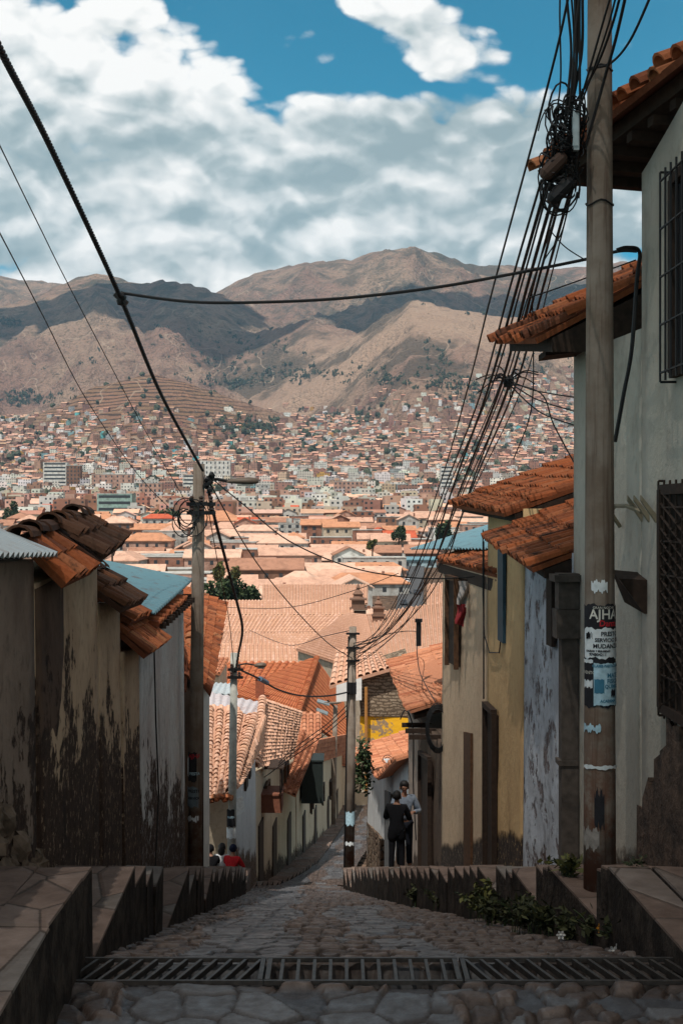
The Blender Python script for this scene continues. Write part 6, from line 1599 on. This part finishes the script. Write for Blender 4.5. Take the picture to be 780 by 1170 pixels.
# ------------------------------------------------------------------ people
def skin(joints, edges, sub=2):
    """joints: (x, y, z, radius); grows one continuous skin"""
    me = bpy.data.meshes.new('skin'); me.from_pydata([j[:3] for j in joints], edges, []); ob = bpy.data.objects.new('skin', me); COL.objects.link(ob)
    sm = ob.modifiers.new('s', 'SKIN'); sm.use_smooth_shade = True
    for i, j in enumerate(joints):
        sv = me.skin_vertices[0].data[i]; r = j[3] if isinstance(j[3], tuple) else (j[3], j[3]); sv.radius = r; sv.use_root = (i == 0)
    ss_ = ob.modifiers.new('d', 'SUBSURF'); ss_.levels = sub; ss_.render_levels = sub
    dg = bpy.context.evaluated_depsgraph_get(); m2 = bpy.data.meshes.new_from_object(ob.evaluated_get(dg)); bpy.data.objects.remove(ob)
    vs = [tuple(v.co) for v in m2.vertices]; fs = [tuple(p.vertices) for p in m2.polygons]; bpy.data.meshes.remove(m2); return vs, fs
def place(vs, loc, rz, s):
    cs, sn = math.cos(rz), math.sin(rz); return [(loc[0] + (x * cs - y * sn) * s, loc[1] + (x * sn + y * cs) * s, loc[2] + z * s) for x, y, z in vs]
M_SKIN = plain('skin_tone', (.26, .13, .085), .6, .3, 0, .1); M_HAIR = plain('black_hair', (.010, .008, .008), .6, .3, 0, .2, 30)
def cloth(n, c): return plain(n, c, .9, .15, 0, .3, 20)
def hand(mb, w, dirv, rz, side):
    """palm and five bent fingers, built in the person's own space"""
    w = Vector(w); dv = Vector(dirv).normalized(); sd = dv.cross(Vector((0, 0, 1))).normalized() * side; nm = dv.cross(sd)
    j = [(*w, .026), (*(w + dv * .07), (.034))]; e = [(0, 1)]
    for k, L in enumerate((.065, .075, .07, .055)):
        o = sd * (-.027 + .018 * k); a = w + dv * .085 + o; b = a + dv * L * .55 - nm * .012; c = b + dv * L * .4 - nm * .03; i = len(j)
        j += [(*a, .0105), (*b, .0095), (*c, .008)]; e += [(1, i), (i, i + 1), (i + 1, i + 2)]
    a = w + dv * .03 - sd * .035; b = a + dv * .035 - sd * .022 - nm * .012; i = len(j); j += [(*a, .013), (*b, .010)]; e += [(0, i), (i, i + 1)]
    return j, e
def person(label, loc, rz, s, pose, coat, trousers, group=None, cap=None, shoe=None, long_coat=False, hairlen=0, face_down=0):
    """faces -y in its own space; pose gives the joints"""
    root = thing('person', label, 'person', loc, group)
    Jp = pose
    J = [(*Jp['pelvis'], .11), (*Jp['spine'], .105), (*Jp['chest'], .125), (*Jp['neck'], .052)]; E = [(0, 1), (1, 2), (2, 3)]
    h = Vector(Jp['head']); nk = Vector(Jp['neck']); up = (h - nk).normalized(); fw = Vector(Jp.get('look', (0, -1, 0))).normalized()
    i = len(J); J += [(*(nk * .45 + h * .55), .058), (*(h - up * .015), .088), (*(h + up * .065), .078)]; E += [(3, i), (i, i + 1), (i + 1, i + 2)]
    k = len(J); J += [(*(h - up * .075 + fw * .05), .042), (*(h - up * .02 + fw * .105), .012)]; E += [(i + 1, k), (i + 1, k + 1)]
    for sd in ('l', 'r'):
        sh, el, wr = Jp['sh' + sd], Jp['el' + sd], Jp['wr' + sd]; i = len(J)
        J += [(*sh, .062), (*el, .045), (*wr, .030)]; E += [(2, i), (i, i + 1), (i + 1, i + 2)]
        hj, he = hand(None, wr, Vector(wr) - Vector(el), 0, 1 if sd == 'l' else -1); o = len(J); J += hj; E += [(a + o, b + o) for a, b in he]; E.append((i + 2, o))
        hp, kn, an, to = Jp['hp' + sd], Jp['kn' + sd], Jp['an' + sd], Jp['to' + sd]; i = len(J)
        J += [(*hp, .088), (*kn, .058), (*an, .042), (*to, .034)]; E += [(0, i), (i, i + 1), (i + 1, i + 2), (i + 2, i + 3)]
    vs, fs = skin(J, E); mb = MB(); mb.add(place(vs, loc, rz, s), fs); body = part('body', mb, M_SKIN, root, smooth=True)
    for sg in (-1, 1):
        e = h + up * .012 + fw * .078 + fw.cross(up).normalized() * .032 * sg; mb = MB(); q = place([tuple(e)], loc, rz, s)[0]; mb.blob(q, .012, .012, .009, 0, 1, 8); part('eye', mb, M_HAIR, root, parent=body, smooth=True)
        e = h - up * .01 + fw.cross(up).normalized() * .088 * sg; mb = MB(); q = place([tuple(e)], loc, rz, s)[0]; mb.blob(q, .012, .022, .034, .05, 2, 8); part('ear', mb, M_SKIN, root, parent=body, smooth=True)
    m = h - up * .062 + fw * .088; mb = MB(); q = place([tuple(m)], loc, rz, s)[0]; mb.blob(q, .024, .012, .007, .05, 1, 8); part('mouth', mb, plain('lips', (.2, .07, .06), .5), root, parent=body, smooth=True)
    # coat: torso and sleeves
    C = [(*Jp['pelvis'], .14), (*Jp['spine'], .135), (*Jp['chest'], .155), (*(nk * .8 + Vector(Jp['chest']) * .2), .085)]; CE = [(0, 1), (1, 2), (2, 3)]
    for sd in ('l', 'r'):
        i = len(C); C += [(*Jp['sh' + sd], .08), (*Jp['el' + sd], .064), (*(Vector(Jp['wr' + sd]) * .9 + Vector(Jp['el' + sd]) * .1), .048)]; CE += [(2, i), (i, i + 1), (i + 1, i + 2)]
    if long_coat:
        for sd in ('l', 'r'): i = len(C); p = Vector(Jp['hp' + sd]); k = Vector(Jp['kn' + sd]); C += [(*(p * .9 + k * .1), .13), (*(p * .35 + k * .65), .125)]; CE += [(0, i), (i, i + 1)]
    vs, fs = skin(C, CE); mb = MB(); mb.add(place(vs, loc, rz, s), fs); part('coat', mb, coat, root, smooth=True)
    T = [(*Jp['pelvis'], .118)]; TE = []
    for sd in ('l', 'r'): i = len(T); T += [(*Jp['hp' + sd], .102), (*Jp['kn' + sd], .074), (*Jp['an' + sd], .062)]; TE += [(0, i), (i, i + 1), (i + 1, i + 2)]
    vs, fs = skin(T, TE); mb = MB(); mb.add(place(vs, loc, rz, s), fs); part('trousers', mb, trousers, root, smooth=True)
    for sd in ('l', 'r'):
        a = Vector(Jp['an' + sd]); t = Vector(Jp['to' + sd]); mb = MB(); back = (a - t).normalized() * .07
        vs, fs = skin([(*(a + back * .5 - Vector((0, 0, .035))), .046), (*(a * .4 + t * .6 - Vector((0, 0, .012))), .046), (*(t + (t - a).normalized() * .05), .038)], [(0, 1), (1, 2)]); mb.add(place(vs, loc, rz, s), fs); part('shoe', mb, shoe or M_HAIR, root, smooth=True)
    mb = MB(); c = h + up * .035 - fw * .022; n = 10; vs = []; 
    hb = MB(); hb.blob(tuple(c), .098, .105, .108, .05, 3, 12)
    vv = [v for v in hb.v]; keep = []
    for v in vv:   # keep the face free
        d_ = Vector(v) - h; f_ = d_.dot(fw); u_ = d_.dot(up)
        if f_ > .045 and u_ < .055: v = tuple(Vector(v) - fw * (f_ - .045))
        keep.append(v)
    mb.add(place(keep, loc, rz, s), hb.f)
    if hairlen: 
        hb = MB(); hb.blob(tuple(c - up * hairlen * .6 - fw * .05), .09, .06, hairlen, .1, 5, 10); mb.add(place(hb.v, loc, rz, s), hb.f)
    hr = part('hair', mb, M_HAIR if cap is None else cap, root, parent=body, smooth=True)
    return root
def stand(arms, stride=.06, look=(0, -1, 0), lean=0):
    P_ = dict(pelvis=(0, 0, .95), spine=(0, -.01, 1.13), chest=(0, lean * .5, 1.34), neck=(0, lean, 1.50), head=(0, lean - .02, 1.63), look=look,
              hpl=(-.09, 0, .90), hpr=(.09, 0, .90), knl=(-.10, -stride - .02, .50), knr=(.10, stride - .02, .50), anl=(-.10, -stride, .09), anr=(.11, stride, .09), tol=(-.12, -stride - .14, .035), tor=(.13, stride - .14, .035),
              shl=(-.185, 0, 1.42), shr=(.185, 0, 1.42))
    P_.update(arms); return P_
gz = zs(27.4)
person('person in a long black coat seen from behind, hugging another', (X_(453, 27), 27.0, gz), PI - .25, .90, stand(dict(ell=(-.27, -.10, 1.14), wrl=(-.16, -.30, 1.22), elr=(.27, -.10, 1.14), wrr=(.16, -.30, 1.24)), .04, (0, -1, .05)), cloth('black_wool', (.008, .008, .010)), cloth('black_trousers', (.010, .010, .013)), 'couple on the right pavement', None, None, True)
gz2 = zs(28.4) + .17
person('person in a pale denim jacket facing us, held by another', (X_(461.5, 27.62), 27.62, gz2), .12, .99, stand(dict(ell=(-.26, -.10, 1.14), wrl=(-.12, -.34, 1.16), elr=(.30, -.02, 1.15), wrr=(.13, -.33, 1.20)), .03, (-.05, -1, -.12)), cloth('pale_denim', (.19, .225, .28)), cloth('dark_jeans', (.016, .018, .026)), 'couple on the right pavement')
def sit(arms, look=(0, -1, 0)):
    P_ = dict(pelvis=(0, 0, .10), spine=(0, -.03, .28), chest=(0, -.06, .48), neck=(0, -.08, .64), head=(0, -.11, .77), look=look, hpl=(-.09, -.02, .09), hpr=(.09, -.02, .09), knl=(-.12, -.42, .14), knr=(.12, -.42, .14),
              anl=(-.12, -.42, -.30), anr=(.12, -.42, -.30), tol=(-.13, -.56, -.35), tor=(.13, -.56, -.35), shl=(-.18, -.05, .55), shr=(.18, -.05, .55)); P_.update(arms); return P_
SA = dict(ell=(-.25, -.18, .32), wrl=(-.12, -.38, .24), elr=(.25, -.18, .32), wrr=(.12, -.38, .24))
SZ = -9.36; mbs = MB()
for (x0, x1) in ((X_(215, 35.5), X_(278, 35.5)),): stone_block(mbs, [(x0, 34.0), (x1, 34.0), (x1, 35.9), (x0, 35.9)], -11, SZ - .01, 3); stone_block(mbs, [(x0, 35.92), (x1, 35.92), (x1, 38.3), (x0, 38.3)], -11, SZ - .40, 4)
struct('pavement', mbs, M_FLAG)
GP = 'people seated on the left steps'
person('seated person all in black with dark hood, left of three', (X_(241, 35.6), 35.6, SZ), PI + .2, .98, sit(SA), cloth('black_hoodie', (.008, .008, .010)), cloth('black_trousers', (.01, .01, .013)), GP, cloth('black_hoodie', (.008, .008, .01)))
person('seated dark haired person with a white sleeve, middle of three', (X_(253, 35.75), 35.75, SZ), PI - .1, .98, sit(SA), cloth('white_shirt', (.48, .50, .52)), cloth('black_trousers', (.01, .01, .013)), GP, None, None, False, .16)
person('seated person in red shirt and navy cap, right of three', (X_(264.5, 35.55), 35.55, SZ), PI - .35, 1.0, sit(SA), cloth('red_shirt', (.40, .015, .02)), cloth('dark_jeans', (.016, .018, .026)), GP, cloth('navy_cap', (.010, .014, .035)))
# ------------------------------------------------------------------ weeds and the vine
def weed(px, py, d, w, h, n, label, mat=M_LEAFW, flowers=(), seed=0, name='weed_plant', cat='plant', leaf=.045):
    w *= .85; h *= .72; n = int(n * .85); b = P(px, py, d); root = thing(name, label, cat, tuple(b), 'weeds along the right pavement'); rr = random.Random(seed); mb = MB(); st = MB(); tips = []
    for k in range(max(6, n // 14)):
        a = rr.uniform(0, 6.28); q = rr.uniform(.2, 1); e = b + Vector((w * q * math.cos(a), w * .6 * q * math.sin(a), h * rr.uniform(.5, 1))); m = b.lerp(e, .5) + Vector((0, 0, h * .14)); st.tube(smooth_path([b + Vector((w * .3 * math.cos(a), w * .2 * math.sin(a), -.06)), m, e], 4), .004, 4); tips.append((b, m, e))
    for i in range(n):
        t = rr.choice(tips); u = rr.uniform(.15, 1.05); p = (t[0].lerp(t[1], u * 2) if u < .5 else t[1].lerp(t[2], u * 2 - 1)) + Vector((rr.gauss(0, .03), rr.gauss(0, .03), rr.gauss(0, .025)))
        a = Vector((rr.gauss(0, 1), rr.gauss(0, 1), rr.gauss(.2, .6))).normalized() * leaf * rr.uniform(.6, 1.5); c = a.cross(Vector((rr.gauss(0, 1), rr.gauss(0, 1), rr.gauss(0, 1)))).normalized() * leaf * rr.uniform(.3, .55); mb.add([p - a, p + c, p + a, p - c], [(0, 1, 2, 3)])
    part('stem', st, M_LEAFD, root); part('foliage', mb, mat, root, fix=False)
    for (fx, fy, m) in flowers:
        c = P(fx, fy, d - .25); f = MB()
        for k in range(6): a = k * PI / 3; t = Vector((math.cos(a), -.25, math.sin(a))); s_ = Vector((-math.sin(a), 0, math.cos(a))); f.add([c, c + t * .028 + s_ * .012, c + t * .045, c + t * .028 - s_ * .012], [(0, 1, 2, 3)])
        f.blob(c + Vector((0, -.012, 0)), .012, .01, .012, .1, 2, 6); part('flower', f, m, root, fix=False)
weed(546, 1045, 16.2, .36, .55, 260, 'tall olive weed at the foot of the steps, leftmost big clump', M_LEAFY, (), 1)
weed(566, 1052, 15.2, .42, .40, 260, 'dark weed clump beside the tall olive weed', M_LEAFW, (), 2)
weed(598, 1060, 13.9, .45, .48, 340, 'dense dark weed clump in the middle of the row', M_LEAFW, (), 3)
weed(622, 1064, 13.2, .40, .42, 300, 'broad low weed clump left of the white flowers', M_LEAFW, ((650, 1043, M_PETW), (655, 1062, M_PETW)), 4)
weed(655, 1072, 12.4, .40, .34, 260, 'weed clump with pink and white flowers below the near pole', M_LEAFW, ((672, 1064, plain('pink_petal', (.5, .16, .14), .7)), (640, 1068, M_PETW)), 5)
weed(684, 1078, 11.8, .38, .36, 260, 'weed clump with one orange yellow flower', M_LEAFW, ((686, 1060, M_PETY), (695, 1056, M_PETY)), 6)
weed(716, 1086, 11.2, .42, .36, 280, 'weed clump with a white flower at the road edge', M_LEAFW, ((706, 1083, M_PETW), (700, 1086, M_PETW)), 7)
weed(752, 1090, 10.8, .45, .40, 300, 'rightmost dark weed clump near the drain', M_LEAFW, ((742, 1052, M_PETW),), 8)
weed(650, 1000, 13.0, .24, .26, 150, 'small yellowing plant on the step left of the near pole', M_LEAFY, (), 9)
weed(478, 1032, 22.5, .5, .38, 160, 'small weed tuft beside the road below the couple', M_LEAFW, (), 10)
weed(505, 1036, 20.2, .5, .35, 160, 'weed tuft right of the small one below the couple', M_LEAFW, (), 11)
weed(727, 992, 11.3, .2, .08, 60, 'dry dark tuft lying on the right landing', M_LEAFW, (), 12, leaf=.03)
rv = thing('vine', 'dark vine hanging behind the middle pole on the white wall', 'vine', tuple(P(410, 925, 45)))
mb = MB(); leaf_cloud(mb, tuple(P(414, 876, 45.3)), .34, .3, 1.15, 620, .085, 77, 16); part('foliage', mb, M_LEAFD, rv, fix=False)
mb = MB(); mb.tube(smooth_path([P(411, 905, 45.2), P(413, 885, 45.2), P(416, 860, 45.3), P(421, 848, 45.6)], 6), .03, 5); part('stem', mb, M_BARK, rv)
mb = MB(); c = P(442, 868, 44); mb.tube([(c.x + .16 * math.cos(a) * (1 - a / 16), c.y, c.z + .16 * math.sin(a) * (1 - a / 16)) for a in np.linspace(0, 9, 30)], .012, 5); mb.tube([P(444, 872, 44), P(447, 888, 44)], .02, 5); solo('iron_scroll', mb, M_IRON, 'curled iron scroll standing on the tiles of the white wall', 'iron scroll')
# ------------------------------------------------------------------ parked cars in the lane
def car(d, off, c, label):
    x = lane_x(d) + off; z = float(terr(x, d, False)) + .5; root = thing('parked_car', label, 'car', (x, d, z), 'cars in the lane between the roofs')
    mb = MB(); prof = [(-2.1, .45), (-2.0, .85), (-1.2, .95), (-.6, 1.42), (.9, 1.45), (1.6, .98), (2.1, .9), (2.1, .4)]
    vs = [(x - .85 * (1 if h < 1 else .82), d + y, z + h) for y, h in prof] + [(x + .85 * (1 if h < 1 else .82), d + y, z + h) for y, h in prof]; n = len(prof)
    mb.add(vs, [tuple(range(n)), tuple(range(2 * n - 1, n - 1, -1))] + [(i, i + n, (i + 1) % n + n, (i + 1) % n) for i in range(n)]); part('body', mb, c, root)
    mb = MB(); mb.hexa([(x - .66, d - 1.19, z + 1.0), (x + .66, d - 1.19, z + 1.0), (x + .6, d - .68, z + 1.38), (x - .6, d - .68, z + 1.38)], [(x - .66, d - 1.23, z + 1.03), (x + .66, d - 1.23, z + 1.03), (x + .6, d - .72, z + 1.41), (x - .6, d - .72, z + 1.41)]); part('windscreen', mb, M_GLASS, root)
    for sx in (-.8, .8):
        for sy in (-1.3, 1.3): mb = MB(); mb.tube([(x + sx - .1, d + sy, z + .33), (x + sx + .1, d + sy, z + .33)], .33, 10); part('wheel', mb, M_IRON, root)
CW = plain('car_white', (.6, .6, .6), .35, .5); CD = plain('car_dark', (.03, .035, .045), .35, .5)
for k, d in enumerate((300, 322, 345, 372, 400, 435)): car(d, -1.6 if k % 2 else 1.7, CW if k in (0, 2, 5) else CD, ['nearest white', 'nearest dark', 'second white', 'middle dark', 'fourth dark', 'farthest white'][k] + ' car in the lane between the peach roofs')
# shade: clouds over the far hills, and one unseen, added to dim the foreground
cloud((5, -60, -3), 2000, 150, 88, 1, M_SHADING)
cloud((X_(130, 5400), 5300, 700), 2700, 520, 430, 2)
cloud((X_(250, 5000), 4950, 600), 2600, 330, 200, 4)
cloud((X_(530, 5550), 5500, 780), 2850, 860, 480, 3)
cloud((X_(610, 5100), 5150, 700), 2750, 430, 480, 5)
hz = MB(); hz.box((0, 4640, 850), (11600, 9780, 2040)); ho = link_mesh('haze', hz, []); ho['kind'] = 'stuff'
hm = bpy.data.materials.new('haze_air'); hm.use_nodes = True; hm.node_tree.nodes.clear()
pv = hm.node_tree.nodes.new('ShaderNodeVolumePrincipled'); om = hm.node_tree.nodes.new('ShaderNodeOutputMaterial')
pv.inputs['Color'].default_value = (.42, .72, 1, 1); pv.inputs['Density'].default_value = 3.8e-5; pv.inputs['Anisotropy'].default_value = .1
hm.node_tree.links.new(pv.outputs[0], om.inputs['Volume']); ho.data.materials.append(hm)
